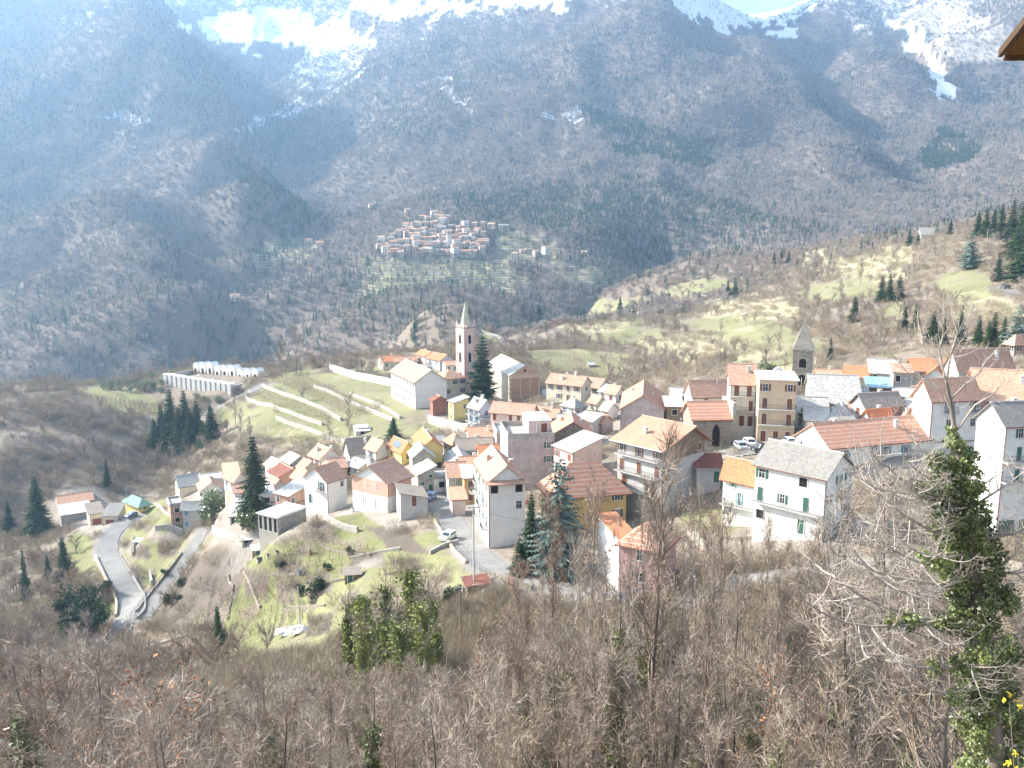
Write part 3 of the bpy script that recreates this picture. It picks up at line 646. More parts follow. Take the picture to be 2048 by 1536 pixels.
def solve(uL, uC, uR, vE, vB, th, a=None, b=None, D=None):
    p = hit(uC, vB, 60, 900) if D is None else at(uC, vB, D)
    Dh = math.hypot(p.x, p.y); ze = at(uC, vE, Dh).z; c, s_ = cos(R(th)), sin(R(th)); dep = p.y*cos(PITCH)-ze*sin(PITCH); k = cos(PITCH)
    if b is None: U = (uR-1024)/F; b = (U*dep-p.x)/(c-U*s_*k)
    if a is None: U = (uL-1024)/F; a = (U*dep-p.x)/(-s_-U*c*k)
    return p, ze, abs(a), abs(b)
def H(name, uL, uC, uR, vE, vB, th, typ, rise, wall, roof, Rp, Lp, sh, label, a=None, b=None, oh=.45, rp=.5, ch='', D=None, cat='house', up=None, bury=5.0):
    if uL is None: th = th-math.degrees(pix(uC, 800)[0])+2
    p, ze, a, b = solve(uL, uC, uR, vE, vB, th, a, b, D)
    h = ze-p.z; a = max(2.5, min(a, 40)); b = max(2.5, min(b, 40)); HOUSES.append((label[:28], round(math.hypot(p.x, p.y)), round(a, 1), round(b, 1), round(h, 1))); FOOT.append((p.x, p.y, R(th), a, b))
    root = empty(name, p, R(th)); tag(root, label, cat)
    planes, gab = roof_planes(typ, a, b, h, rise, oh, rp)
    mb = MB(); zb = -bury
    top = [h, h, h, h]
    if typ == 'sd': top = [h, h-rise, h-rise, h]
    vs = [(0,0,zb),(b,0,zb),(b,a,zb),(0,a,zb),(0,0,top[0]),(b,0,top[1]),(b,a,top[2]),(0,a,top[3])]
    mb.add(vs, [(0,1,5,4),(1,2,6,5),(2,3,7,6),(3,0,4,7)]); 
    for t in gab: mb.add(t, [tuple(range(len(t)))])
    w_ = mb.build('wall', WM[wall], root)
    if wall == 'brick': w_.data.uv_layers.new(name='UVMap'); 
    if up:      # upper storey in another finish
        m2 = MB(); z1 = h-up[1]; m2.box(-.04, b+.04, -.04, a+.04, z1, h-.02); m2.build('upper_wall', WM[up[0]], root)
    if typ == 'f':
        m2 = MB(); m2.box(-oh, b+oh, -oh, a+oh, h, h+.18)
        if rise > 0: ring2 = ((-.02,b+.02,-.02,.2),(-.02,b+.02,a-.2,a+.02),(-.02,.2,.2,a-.2),(b-.2,b+.02,.2,a-.2)); [m2.box(x0, x1, y0, y1, h+.18, h+.18+rise) for x0, x1, y0, y1 in ring2]
        rf = m2.build('roof', RM[roof] if roof in RM else WM[roof], root)
        if roof in RM and roof != 'paint': rf.data.uv_layers.new(name='UVMap')
    else:
        rf = link('roof', uvmesh('roof', planes, [RM[roof]]), root)
        if typ in ('gr', 'gl'):
            m3 = MB()
            if typ == 'gr': m3.bar((-oh, a*rp, h+rise+.03), (b+oh, a*rp, h+rise+.03), .13, .13, 6, 0, True)
            else: m3.bar((b*rp, -oh, h+rise+.03), (b*rp, a+oh, h+rise+.03), .13, .13, 6, 0, True)
            link('ridge_cap', m3.mesh('ridge_cap', [PM['slab'] if roof in ('slate', 'white', 'greyslate', 'cement', 'brown') else WM['salmon']]), rf)
        g3 = MB(); e = planes[0][0][2]
        if typ in ('gr', 'h', 'sr'): g3.bar((-oh, -oh-.06, e-.08), (b+oh, -oh-.06, e-.08), .08, .08, 6, 0)
        if typ in ('gl', 'h', 'sl'): g3.bar((-oh-.06, -oh, e-.08), (-oh-.06, a+oh, e-.08), .08, .08, 6, 0)
        if g3.v: g3.bar((.12, -.1, -1), (.12, -.1, e-.3), .05, .05, 5, 0); link('gutter', g3.mesh('gutter', [PM['brown' if wall != 'grey' else 'metal']]), root)
    if len(HOUSES) % 3 == 0 and typ != 'f' and cat == 'house':
        if len(ANT) == 0:
            m_ = MB(); m_.bar((0,0,-1.2), (0,0,2.3), .03, .025, 5); m_.bar((-.7,0,2.1), (.7,0,2.1), .02, .02, 4)
            for q in range(7): m_.bar((-.65+.2*q,-.35+.03*q,2.1), (-.65+.2*q,.35-.03*q,2.1), .014, .014, 4)
            ANT.append(m_.mesh('aerial', [PM['metal']]))
        put('aerial', ANT[0], rf, (b*.5, a*.5, h+rise*.9), .7)
    for i, k in enumerate(ch):
        fx, fy = ((.25+.5*i/max(1, len(ch)-1)) if len(ch) > 1 else .6), (.3 if i % 2 else .62); x, y = b*fx, a*fy
        if typ == 'gr': z = h+rise*(1-abs(y-a*rp)/(a*(rp if y < a*rp else 1-rp)))
        elif typ == 'gl': z = h+rise*(1-abs(x-b*rp)/(b*(rp if x < b*rp else 1-rp)))
        elif typ == 'h': z = h+rise*.75
        elif typ == 'sl': z = h+rise*x/b
        elif typ == 'sr': z = h+rise*y/a
        else: z = h+.1
        put('chimney', m_chim({'c': 'w', 'r': 'r', 'g': 'g', 'p': 'pipe'}[k], .9+.25*(i % 3)), rf, (x, y, z))
    for pat, L, face in ((Rp, b, 'R'), (Lp, a, 'L')):
        if not pat: continue
        rows = pat.split('/'); n = len(rows); sp = min(3.0, (h-.2)/n) if n else 3
        for i, row in enumerate(rows):
            full = row.startswith('_'); row = row.lstrip('_'); zc = h-1.45-sp*i if sp > 2.6 else h-sp*(i+.5)
            if full:
                for nm, me_, dz in (('balcony', m_slab(L-.1), 0),):
                    o = place(face, nm, me_, root, L/2, zc-1.05+dz, L); put('railing', m_rail(L-.1), o, (0, 0, 0))
            for j, c in enumerate(row):
                x = L*(j+.5)/len(row); hh = min(1.3, sp*.5); ww = min(.95, L/len(row)*.42)
                hh = round(hh, 1); ww = round(max(.5, ww), 1)
                if c in 'ws':
                    o = place(face, 'window', m_window(ww, hh), root, x, zc, L)
                    if sh: shutters(o, 'open' if c == 'w' else 'closed', sh, ww, hh)
                    put('sill', m_sill(ww, hh), o, (0, 0, 0))
                elif c == 'v': place(face, 'window', m_window(ww, hh), root, x, zc, L)
                elif c == 'o': place(face, 'window', m_window(round(ww*1.3, 1), hh, 'dark'), root, x, zc, L)
                elif c in 'bt':
                    o = place(face, 'window', m_window(ww, 2.0), root, x, zc-.02, L); shutters(o, 'closed' if c == 't' else 'open', sh or 'brown', ww, 2.0)
                    if c == 'b' and not full: o = place(face, 'balcony', m_slab(2.2), root, x, zc-1.05, L); put('railing', m_rail(2.2), o, (0, 0, 0))
                elif c == 'd': place(face, 'door', m_door(sh or 'brown', .95, 2.0), root, x, max(1.05, zc-.35) if i == n-1 else zc-.1, L)
                elif c == 'g': place(face, 'garage_door', m_door(sh or 'redbrown', round(min(2.6, L/len(row)*.8), 1), 2.1, True), root, x, 1.1 if h > 2.6 else h*.45, L)
    return root, a, b, h
def place(face, name, me, root, x, z, L):
    if face == 'R': return put(name, me, root, (x, -.003, z), 0)
    return put(name, me, root, (-.003, L-x, z), R(-90))
def skirt(root, a, b, h, z, dep, mat):  # pent roof across the front
    o = link('pent_roof', uvmesh('pent_roof', [[(-.4,-dep,z-.3*dep),(b+.4,-dep,z-.3*dep),(b+.4,.02,z),(-.4,.02,z)]], [RM[mat]]), root); return o
# ================================================================ the town, building by building (photo corners -> real place and size)
N = None
H('long_building', 782,831,893,763,819,25,'gl',3.4,'white','brown','.../...','wwwwwwww/wwwwwwww/.wwww...','grey','long three-storey white building with grey-brown roof left of the church',oh=.7,cat='building')
H('house', 863,889,932,758,804,35,'h',2.4,'cream','paleorange','.ww/w.w','ww/ww','green','cream house with hipped orange roof between the long white building and the pink bell tower')
H('house', 1093,1162,1182,771,806,60,'gl',2.2,'cream','old','s','wwsw/.wd.','brown','cream-ochre house with long weathered roof right of the church front',ch='ccc')
H('house', 1168,1197,1219,775,799,55,'gl',2.2,'white','old','.','ww','brown','white house with tilted orange roof, next right of the long cream-ochre house')
H('shed', 1198,1212,1227,783,801,50,'sl',1.2,'grey','white','','v',N,'narrow house with a bleached slate roof wedged between two orange roofs right of the church',cat='house')
H('house', 1212,1231,1249,787,807,45,'gl',1.8,'white','old','s','s','brown','small white house with an orange roof, rightmost of the row behind the church square',ch='c')
H('house', 1122,1150,1173,814,836,40,'h',1.8,'white','greyslate','ww','ww','grey','white cottage with a grey hipped slate roof below the church square',ch='c')
r_ = H('house', N,1240,1328,816,870,-4,'gl',3.2,'lilac','ribbed','..','','brown','tall grey-lilac gabled house with a big ribbed orange roof in the middle of town',a=21,ch='cp',oh=.3)
H('house', N,1107,1185,866,915,0,'gl',2.6,'stone','ribbed','..','','brown','rubble stone gable house with striped orange tiles behind the white slate roof',a=11,ch='rg',oh=.3)
H('house', 1152,1185,1204,842,872,55,'sl',1.0,'grey','slate','','..',N,'low house under a pale slate roof behind the stone gable in the middle of town')
H('house', 1108,1144,1204,903,978,32,'sl',2.0,'rose','white','../..','w.s/w.','redbrown','rose and grey house with bleached white slate roof and red shutters',ch='p')
r_ = H('apartment_building', N,1016,1109,879,985,6,'f',1.0,'lilac','concrete','...w/...w/....','','green','lilac flat-roofed block with a roof terrace and parapet in the middle of town',a=12,oh=.0)
ra_, aa_, bb_, hh_ = r_; mr = MB(); mr.box(bb_*.5, bb_-.1, 3.5, aa_-.3, hh_+.19, hh_+2.9); mr.build('roof_room', WM['rose'], ra_); mr = MB().box(bb_*.48, bb_+.1, 3.2, aa_, hh_+2.9, hh_+3.1); mr.build('roof_room_slab', RM['paint'], ra_)
mr = MB(); [mr.box(x, x+.3, .1, .4, hh_+.18, hh_+2.9) for x in (.1, bb_*.62)]; mr.build('terrace_pillar', WM['concrete'], ra_); mr = MB().box(bb_*.78, bb_*.9, 3.44, 3.5, hh_+.2, hh_+2.3); mr.build('door', PM['brown'], ra_)
H('house', 981,1062,1076,829,868,68,'gl',2.0,'rose','old','','t.ttt/_.d.d.','brown','long rose terrace house with orange roof just below the church',ch='r')
H('house', 1066,1113,1124,833,860,68,'gl',1.8,'cream','paleorange','','w.w','brown','low cream annex with orange roof, right of the long rose terrace house below the church',ch='ccc')
H('house', 936,959,986,818,862,35,'gl',2.2,'bluegrey','greyslate','_v/v','bb/_bb/.d','blue','pale blue house with grey roof and stacked balconies below the dark cedar',ch='ccc')
H('house', 897,908,937,805,850,25,'sl',1.2,'yellow','greyslate','.v/_..','s/s','brown','narrow yellow house under a grey roof beside the pale blue balcony house')
H('house', 860,866,894,801,832,20,'gl',1.2,'red','darkred','.','.',N,'small red gabled outbuilding in front of the cream hipped-roof house')
H('house', 756,767,806,723,742,22,'gr',1.6,'cream','orange','v.v','v',N,'orange-roofed house at the left end of the row behind the long white building',ch='c')
H('house', 786,790,834,723,738,15,'gr',1.5,'cream','paleorange','vv','',N,'low house with pale orange roof behind the long white building ridge')
H('house', 832,851,872,712,728,35,'gl',1.5,'rose','orange','v','v',N,'topmost orange-roofed house behind the long white building',ch='c')
H('house', 853,880,906,720,742,40,'gl',1.8,'bluegrey','orange','v','vv',N,'pale blue house with an orange roof left of the bell tower top storeys',ch='p')
H('house', 884,892,916,730,750,20,'gr',1.2,'white','paleorange','vv','v',N,'white house squeezed between the orange roofs and the bell tower')
# around the square
H('house', 1370,1383,1457,791,870,8,'gr',3.0,'white','old','.s.s/..s.','','brown','white house with brown shutters and orange tiles behind the stone chapel',ch='gp')
r_or = H('chapel', 1367,1384,1462,836,906,4,'gr',2.6,'stone','striped','','',N,'stone chapel with a pointed dark window and orange roof beside the square',oh=.5,cat='chapel')
H('house', N,1456,1512,766,886,2,'gr',3.2,'white','old','_tt/_t.t/.dd/..','','brown','tall narrow white house with balconies between the chapel and the beige block',a=9,ch='gg')
r_bg = H('apartment_building', N,1513,1594,759,887,2,'f',0,'beige','paint','w.w/_t.t/_t.t/dsd','','brown','four-storey beige block with brown shutters and balconies facing the square',a=10,oh=.5,ch='')
r_bh = H('apartment_building', 1236,1320,1409,895,1036,42,'gl',2.6,'grey','woodred','s..s/..s/..o/..','_w.b.w/_t.t.t/_t.t/...','brown','large white house with long balconies and a broad red-brown roof in the middle foreground',ch='cp',oh=1.1,rp=.66)
H('outbuilding', N,1390,1442,932,992,4,'gr',1.5,'grey','darkred','..d','','green','grey lean-to with a dark red roof and green door beside the large balcony house',a=7,ch='r')
H('house', 1447,1511,1522,961,1053,46,'gl',2.4,'white','orange','','.w.../_..b../v...','turq','white house end with orange tiled roof joined to the long grey-roofed white house',ch='p',oh=.5)
H('house', 1512,1643,1706,953,1086,44,'gl',2.6,'white','cement','.ww/w.w/..w/.ww','w..o./_t.w.t./o..d.','green','long white house with grey cement tiles, green doors and a balcony in the right foreground',ch='c',oh=.5)
H('house', 1592,1657,1862,894,950,18,'gr',3.0,'white','striped','.w..bw.w..','..',  'blue','long house with white gable and banded orange roof below the village centre',ch='cc',oh=.4)
H('house', 1955,1990,2095,846,1070,10,'gr',2.6,'white','cement','.w.w/_.t.t/_.t.t/gg','....','green','tall white house with grey roof, balconies and blue garages at the right edge',ch='c')
H('house', 1827,1855,1962,797,908,12,'gr',3.0,'white','paleorange','.b.b/.v.v','....','grey','house with a tall blank white gable at the right',ch='c')
H('house', N,1945,2085,797,900,8,'gr',4.4,'pink','paleorange','..w.w/...','','grey','pink-walled house under the widest orange roof at the right edge',a=13,ch='cc')
H('house', 1888,1914,2027,738,785,12,'gr',3.8,'grey','old','.....','..',N,'upper house with white gable and broad orange roof with a dormer at the right',ch='cc')
H('house', N,1822,1892,739,770,5,'gr',2.0,'grey','orange','...','',N,'grey house with bright orange roof left of the upper white gable',a=8)
H('house', N,1844,1894,752,778,-8,'gl',2.0,'white','orange','bb','','grey','white gabled house with glazed balcony under a bright orange roof at the right',a=9)
H('house', N,1740,1798,744,768,5,'gr',2.4,'white','slate','v..','',N,'house with a large pale slate roof at the top of the old quarter',a=9)
H('house', N,1686,1735,751,770,-6,'gr',1.8,'cream','orange','..','',N,'cream house with a reddish orange roof right of the stone bell tower',a=8)
H('house', N,1638,1684,757,772,8,'gr',1.6,'cream','paleorange','..','',N,'low orange-roofed house just right of the stone bell tower',a=7,ch='c')
H('house', N,1784,1824,743,798,4,'sr',.8,'concrete','old','o./..','',N,'bare concrete house with a thin pinkish roof in the old quarter',a=7)
r_nv = H('church', N,1622,1722,803,835,6,'gr',4.6,'palestone','slate','v.v','',N,'old stone church with a broad slate roof beside the stone bell tower',a=13)
H('house', N,1735,1783,773,800,4,'sr',1.0,'wood','teal','.','',N,'dark boarded house with a blue-grey metal roof in the old quarter',a=7)
H('house', N,1671,1737,798,822,5,'gr',2.2,'stone','slate','v..v','',N,'stone house with rough pale slates in front of the old church',a=8)
H('house', N,1788,1838,790,815,3,'gr',1.0,'grey','slate','..','',N,'grey wall house with pale slates below the concrete house',a=7)
H('house', 1703,1728,1806,811,856,14,'gr',2.0,'lilac','cement','...','s','brown','lilac-grey house with a wide brownish roof in the old quarter',ch='c')
H('house', 1733,1740,1786,838,862,18,'gr',1.6,'white','orange','vv','v',N,'small orange-roofed house with glazed front below the lilac-grey house',ch='c')
H('house', N,1790,1826,846,868,-8,'gl',1.6,'grey','paleorange','.','',N,'small grey gabled house with orange roof left of the tall blank white gable',a=8)
H('house', N,1610,1657,838,876,3,'gr',1.6,'white','white','.w','','green','white house with bleached slates and green shutters right of the beige block',a=8)
H('house', N,1657,1713,836,874,2,'h',2.2,'white','greyslate','w.w','','green','white house with grey hipped roof and green shutters below the old church',a=8)
H('house', N,1597,1656,822,850,5,'gr',2.2,'stone','slate','..','',N,'dark stone house with slate roof at the foot of the old church',a=8)
H('shed', 1862,1866,1940,880,905,10,'sr',1.2,'stone','slate','..','',N,'low shed with a mottled slate roof right of the long banded orange roof',ch='')
# foreground
H('house', 1238,1321,1353,1098,1196,62,'h',2.4,'pink','striped','.','.s./.v.',N,'pink house with orange hipped roof in the centre foreground above the wood',oh=.45)
H('house', 1197,1240,1266,1080,1188,16,'sr',1.0,'white','orange','','../..',N,'blank white annex on the sunny side of the pink foreground house',oh=.3)
rw = H('house', N,977,1050,963,1097,8,'gl',2.6,'white','old','o.o/..v/.../...','wbww/bwbw/wbwb','green','tall white house with a gable and tiled skirt roof beside the village road',a=14,ch='rr',oh=.35)
skirt(rw[0], rw[1], rw[2], rw[3], rw[3]+.1, 1.3, 'old')
H('house', 1083,1107,1253,985,1078,14,'h',3.8,'ochre','striped','...w/...w','ww/ww','green','ochre house with broad banded orange roof behind the blue cedar',oh=.9)
H('house', N,898,934,953,1003,4,'gr',2.0,'grey','old','s/.','','grey','narrow grey house with orange roof on the left kerb of the tall white house',a=8,ch='g')
H('house', N,929,952,955,1010,5,'sr',1.2,'ochre','slate','s/s','','brown','slim ochre house front between the grey house and the tall white house',a=5)
H('outbuilding', N,905,931,998,1032,6,'sr',1.0,'rose','paleorange','.','',N,'small rose annex with a lean-to orange roof beside the village road',a=4)
H('house', N,925,975,938,965,6,'gr',1.8,'cream','paleorange','..','',N,'cream house with pale orange roof behind the tall white house',a=8,ch='c')
H('house', 886,906,934,887,918,32,'h',1.8,'white','old','w.','ww','grey','white house with hipped orange roof right of the yellow house')
H('house', N,916,986,899,920,3,'gr',1.8,'grey','brown','....','',N,'low house under a two-tone brown roof behind the little hipped orange house',a=8,ch='c')
H('house', N,898,950,929,956,5,'gl',2.0,'stone','slate','.','',N,'stone gabled house with pale slates behind the grey roadside house',a=9)
H('house', N,962,1013,912,945,5,'gr',1.8,'salmon','orange','..','',N,'salmon house with bright orange roof against the lilac block',a=7)
H('house', N,940,992,874,895,4,'gr',1.8,'white','paleorange','v.v','',N,'small white house with stone chimney stacks below the terraced garden',a=7,ch='gc')
H('house', N,993,1062,869,895,4,'f',.7,'lilac','white','...','',N,'low house with a pale roof terrace behind the lilac block',a=9,oh=.1)
r61 = H('house', 777,804,828,903,936,34,'gl',2.2,'yellow','orange','v','s.','redbrown','yellow house with a bright orange roof carrying a solar panel',ch='')
H('house', N,844,885,895,946,8,'gl',2.0,'yellow','orange','.../..d','','brown','bright yellow gabled house joined to the solar-panel house',a=12,ch='c')
H('barn', 818,826,868,914,962,14,'gl',2.0,'palestone','white','o','.',N,'stone barn with a bleached gable roof in front of the yellow house',cat='barn')
H('barn', 821,837,869,948,990,24,'sl',1.4,'palestone','white','.s/s./.d','..','green','tall stone barn with a sloping white roof nearest the village road',cat='barn')
H('house', 704,777,822,966,1026,56,'gr',2.8,'white','old','.','.vv./ggg','white','gabled house with salmon upper floor and white garage doors beside the green meadow',up=('salmon', 3.0),oh=.5)
H('house', 608,656,693,963,1028,54,'gr',2.6,'white','old','.v','.b/d.','green','gabled white and stone house with orange roof left of the salmon house',oh=.4)
H('house', 731,753,780,900,940,44,'gl',2.0,'white','paleorange','..','b/d','grey','tall narrow white house with two roof lights left of the solar-panel house',ch='c')
H('outbuilding', N,756,779,923,940,10,'gr',1.2,'white','old','d','','turq','small white annex with turquoise door left of the yellow house',a=5)
H('house', 692,718,734,935,956,48,'sl',1.0,'white','white','v','vv',N,'white house with a flat bleached roof and three roof vents behind the salmon house',ch='p')
H('house', N,660,693,936,960,6,'gr',1.5,'yellow','old','vv','',N,'small dull yellow house with tiled roof behind the stone and white gable',a=7)
H('house', 617,640,680,917,946,40,'gl',2.2,'white','old','d','ww','redbrown','white house with orange gable roof and a tall white chimney in the left quarter',ch='cc')
H('house', 688,700,746,905,925,28,'gr',3.2,'white','brown','...','..',N,'white house with a long grey-brown roof at the upper edge of the left quarter',ch='cc')
H('house', N,857,892,889,905,8,'gr',1.4,'grey','greyslate','..','',N,'low grey-roofed building behind the yellow house',a=8)
# left cluster
H('house', 549,579,628,991,1046,56,'sl',1.6,'brick','white','v.v/..','v./vv',N,'unfinished brick house with a white roof above the concrete pillars',oh=.4)
r_pl = H('house', 516,557,612,1036,1073,58,'f',.12,'palestone','paint','...','',N,'rough stone basement block with concrete pillars and flat terrace',oh=.35)
for i in range(4): place('L', 'colonnade_opening', m_window(round(r_pl[1]/4-.5, 1), 2.9, 'dark'), r_pl[0], r_pl[1]*(i+.5)/4, r_pl[3]-1.75, r_pl[1])
H('house', 512,520,549,990,1034,20,'f',0,'white','paint','o','.',N,'open white concrete box on the terrace of the unfinished brick house',oh=.3)
H('house', 364,367,413,1016,1066,3,'gr',1.6,'grey','slate','s.s/s.s','.','blue','grey house with pale slate roof and blue shutters at the head of the lane')
H('house', N,343,366,1012,1052,4,'f',.5,'brick','concrete','o/o','',N,'narrow brick house with open balconies left of the grey house at the lane',a=7,oh=.3)
H('house', N,402,447,981,1006,3,'gl',2.2,'white','old','v','',N,'white house with a pinkish pyramid roof behind the grey house at the lane',a=8,ch='p')
H('house', 448,470,493,961,998,44,'gl',1.8,'white','old','w','vv','green','white house with orange roof just left of the tall spruce',ch='')
H('house', N,360,402,973,998,6,'gr',2.4,'cream','greyslate','..','',N,'house with a big grey slate roof at the far left of the left quarter',a=8,ch='c')
H('house', N,406,447,962,984,4,'f',.3,'white','white','..','',N,'white flat-roofed house behind the pinkish pyramid roof',a=7)
H('outbuilding', 443,460,490,1007,1026,20,'gr',1.2,'grey','paleorange','..','.',N,'low grey outbuilding with orange roof at the foot of the tall spruce')
H('shed', 452,461,487,1032,1052,14,'sr',1.6,'white','slate','d.','.','green','slate-roofed shed with a dark green door below the tall spruce')
H('shed', 472,484,524,1080,1092,18,'sr',.5,'stone','slate','oo','.',N,'low stone shed with flat slates in the terraced gardens')
H('house', 530,548,576,934,960,40,'gl',1.4,'white','white','.','..',N,'low house with bleached white roof right of the tall spruce')
H('house', 563,583,617,925,950,40,'gl',1.4,'grey','white','.','.',N,'house with a long bleached slate roof, next right of the white roof by the spruce')
H('house', 537,560,612,952,975,38,'gl',1.3,'salmon','darkred','.','.',N,'low house with a dark red sheet roof behind the unfinished brick house')
H('house', 583,600,628,958,990,40,'gl',1.8,'cream','paleorange','.','.',N,'cream house with pale orange roof left of the white and stone gable')
H('house', 534,545,572,973,995,35,'gl',1.4,'white','old','.','.',N,'small white house with orange tiles directly behind the unfinished brick house')
H('garage', N,802,855,986,1042,5,'sd',1.2,'grey','brown','.d.','','brown','grey garage with a sloping brown roof and black door beside the parked blue car',a=7,oh=.3,cat='garage')
H('garage', N,868,899,957,986,6,'f',.3,'white','concrete','o','',N,'flat white garage opening at the top of the village road',a=6,cat='garage')
H('house', N,120,186,1008,1030,3,'gr',1.8,'grey','paleorange','..','',N,'long low house with orange end roof left of the hairpin garages',a=8)
H('outbuilding', N,124,182,1030,1050,3,'sr',2.4,'concrete','white','..','',N,'outbuilding with a wide bleached roof left of the hairpin garages',a=10)
H('garage', N,181,206,1028,1052,5,'sr',1.5,'cream','brown','g','','redbrown','garage with a brick-red door, left one of the pair above the hairpin road',a=7,cat='garage')
H('garage', 204,206,234,1031,1053,5,'sr',1.6,'cream','cement','g','','redbrown','garage with a dark maroon door, right one of the pair above the hairpin road',a=7,cat='garage')
H('house', 250,280,299,1009,1026,50,'h',1.4,'yellow','green','v','..',N,'yellow bungalow with a green hipped roof above the hairpin road',oh=.9)
# infill of the crowded centre
H('house', 1176,1192,1212,806,826,40,'gl',1.6,'cream','old','.','v',N,'small cream house with tiled roof below the white-slated roof row by the church square')
H('house', 1200,1214,1236,820,842,42,'gl',1.6,'white','slate','.','w','brown','white house with pale slates left of the tall grey-lilac gable')
H('house', 1186,1202,1226,845,868,42,'gl',1.5,'lilac','paleorange','.','.',N,'low lilac house with pale orange tiles left of the tall grey-lilac gable')
H('house', N,1332,1366,812,862,4,'sr',1.0,'wood','slate','o','',N,'dark boarded barn squeezed right of the tall grey-lilac gable',a=7)
H('house', N,1344,1384,790,815,4,'gr',1.4,'cream','slate','v','',N,'small house with bleached slates left of the brown-shuttered house',a=7)
H('house', 1062,1080,1104,852,880,38,'gl',1.6,'cream','ribbed','.','.',N,'cream house with ribbed tiles between the rose terrace and the white slate roof')
H('house', N,1118,1160,848,872,3,'gr',1.8,'grey','slate','.v','',N,'grey house with rough slates above the stone gable',a=7,ch='g')
H('house', N,1815,1832,815,850,3,'gr',1.2,'palestone','slate','.','',N,'sliver of a stone house against the tall blank white gable',a=7)
H('house', N,1700,1740,822,846,3,'gr',1.4,'cream','old','.','',N,'cream house with tiled roof between the grey hipped roof and the lilac-grey house',a=7)
H('house', 640,650,672,940,968,40,'gl',1.4,'white','paleorange','.','v',N,'small white house tucked behind the stone and white gable')
H('house', 596,610,634,935,955,40,'gl',1.4,'grey','old','.','.',N,'grey house with old tiles left of the tall white chimney house')
H('house', N,470,505,985,1010,3,'gr',1.2,'white','old','v','',N,'low white house directly left of the tall spruce foot',a=6)
# hillside buildings
H('farm_building', N,1402,1450,592,600,5,'gr',1.2,'white','white','vvv','',N,'long low white farm building with a pale roof on the green spur',a=9,cat='building')
H('farm_building', N,1449,1494,584,592,5,'gr',1.2,'concrete','white','...','',N,'pale sheet roof right of the two dark firs on the green spur',a=9,cat='building')
H('shed', N,1277,1300,626,632,5,'gr',1.0,'cream','paint','v','',N,'small shed with pale roof beside the track on the green spur',a=6)
H('shed', N,1480,1500,548,553,5,'gr',1.5,'stone','greyslate','.','',N,'dark stone hut near the crest of the spur',a=6)
H('hall', N,1842,1930,470,482,6,'gr',4.0,'white','cement','v.v','',N,'big pale-roofed hall on the right skyline of the spur',a=18,cat='building')
H('house', 2021,2027,2075,684,712,15,'h',1.6,'pink','paleorange','w.w','w','green','pink villa with white balcony at the right edge above the town',oh=.6)
H('shed', N,712,738,862,872,5,'sr',.8,'white','paint','o','',N,'little white shed among bare bushes above the left quarter',a=4)
H('shed', 1173,1178,1190,729,735,10,'gr',.8,'stone','slate','.','',N,'tiny stone hut in the terraced vineyard right of the church')
# ---------------------------------------------------------------- details on particular houses
def child_mesh(root, name, mb, mats): return mb.build(name, mats, root)
ra, aa, bb, hh = r61[0], r61[1], r61[2], r61[3]
p_ = MB(); x0, x1 = bb*.08, bb*.36; k = 2.2/(bb*.5)
p_.add([(x0, aa*.3, hh+x0*k+.12), (x1, aa*.3, hh+x1*k+.12), (x1, aa*.75, hh+x1*k+.12), (x0, aa*.75, hh+x0*k+.12), (x0, aa*.3, hh+x0*k+.02), (x1, aa*.3, hh+x1*k+.02), (x1, aa*.75, hh+x1*k+.02), (x0, aa*.75, hh+x0*k+.02)], [(0,1,2,3),(4,5,1,0),(5,6,2,1),(6,7,3,2),(7,4,0,3)])
child_mesh(ra, 'solar_panel', p_, PM['panel'])
# chapel: pointed window, raised white end gable
ro, ao, bo, ho = r_or; g_ = MB(); pts = [(-.75,0,-2.4),(.75,0,-2.4),(.75,0,.6),(.45,0,1.5),(0,0,2.1),(-.45,0,1.5),(-.75,0,.6)]
g_.add([(bo*.62+x, -.03, ho*.52+z) for x, y, z in pts], [tuple(range(7))]); child_mesh(ro, 'window', g_, PM['dark'])
g_ = MB().box(bo+.25, bo+.9, -.3, ao*.95, ho-1, ho+2.6+.3); child_mesh(ro, 'gable_wall', g_, WM['palestone'])
# beige block: bell niche on the roof, string courses
rb, ab, bb2, hb = r_bg; g_ = MB(); x = bb2*.5
g_.box(x-.7, x-.35, 1, 1.6, hb+.19, hb+1.7); g_.box(x+.35, x+.7, 1, 1.6, hb+.19, hb+1.7); g_.box(x-.8, x+.8, .95, 1.65, hb+1.7, hb+1.85); g_.add([(x-.85,.95,hb+1.86),(x+.85,.95,hb+1.86),(x,.95,hb+2.4),(x-.85,1.65,hb+1.86),(x+.85,1.65,hb+1.86),(x,1.65,hb+2.4)], [(0,1,2),(5,4,3),(0,2,5,3),(1,4,5,2)])
child_mesh(rb, 'bell_niche', g_, WM['white'])
g_ = MB()
for z in (hb-3.1, hb-6.1, hb-9.0): g_.box(-.05, bb2+.05, -.09, -.004, z, z+.14)
child_mesh(rb, 'string_course', g_, WM['cream'])
# lilac block: roof room
rl = r_[0] if False else None
# large balcony house: boarded gable and corner posts
rbh, a1, b1, h1 = r_bh; g_ = MB(); zz = h1-2.6
g_.add([(0.02,-.06,zz),(b1-.02,-.06,zz),(b1-.02,-.06,h1),(b1*.66,-.06,h1+2.5),(0.02,-.06,h1)], [(0,1,2,3,4)]); child_mesh(rbh, 'boarded_gable', g_, WM['wood'])

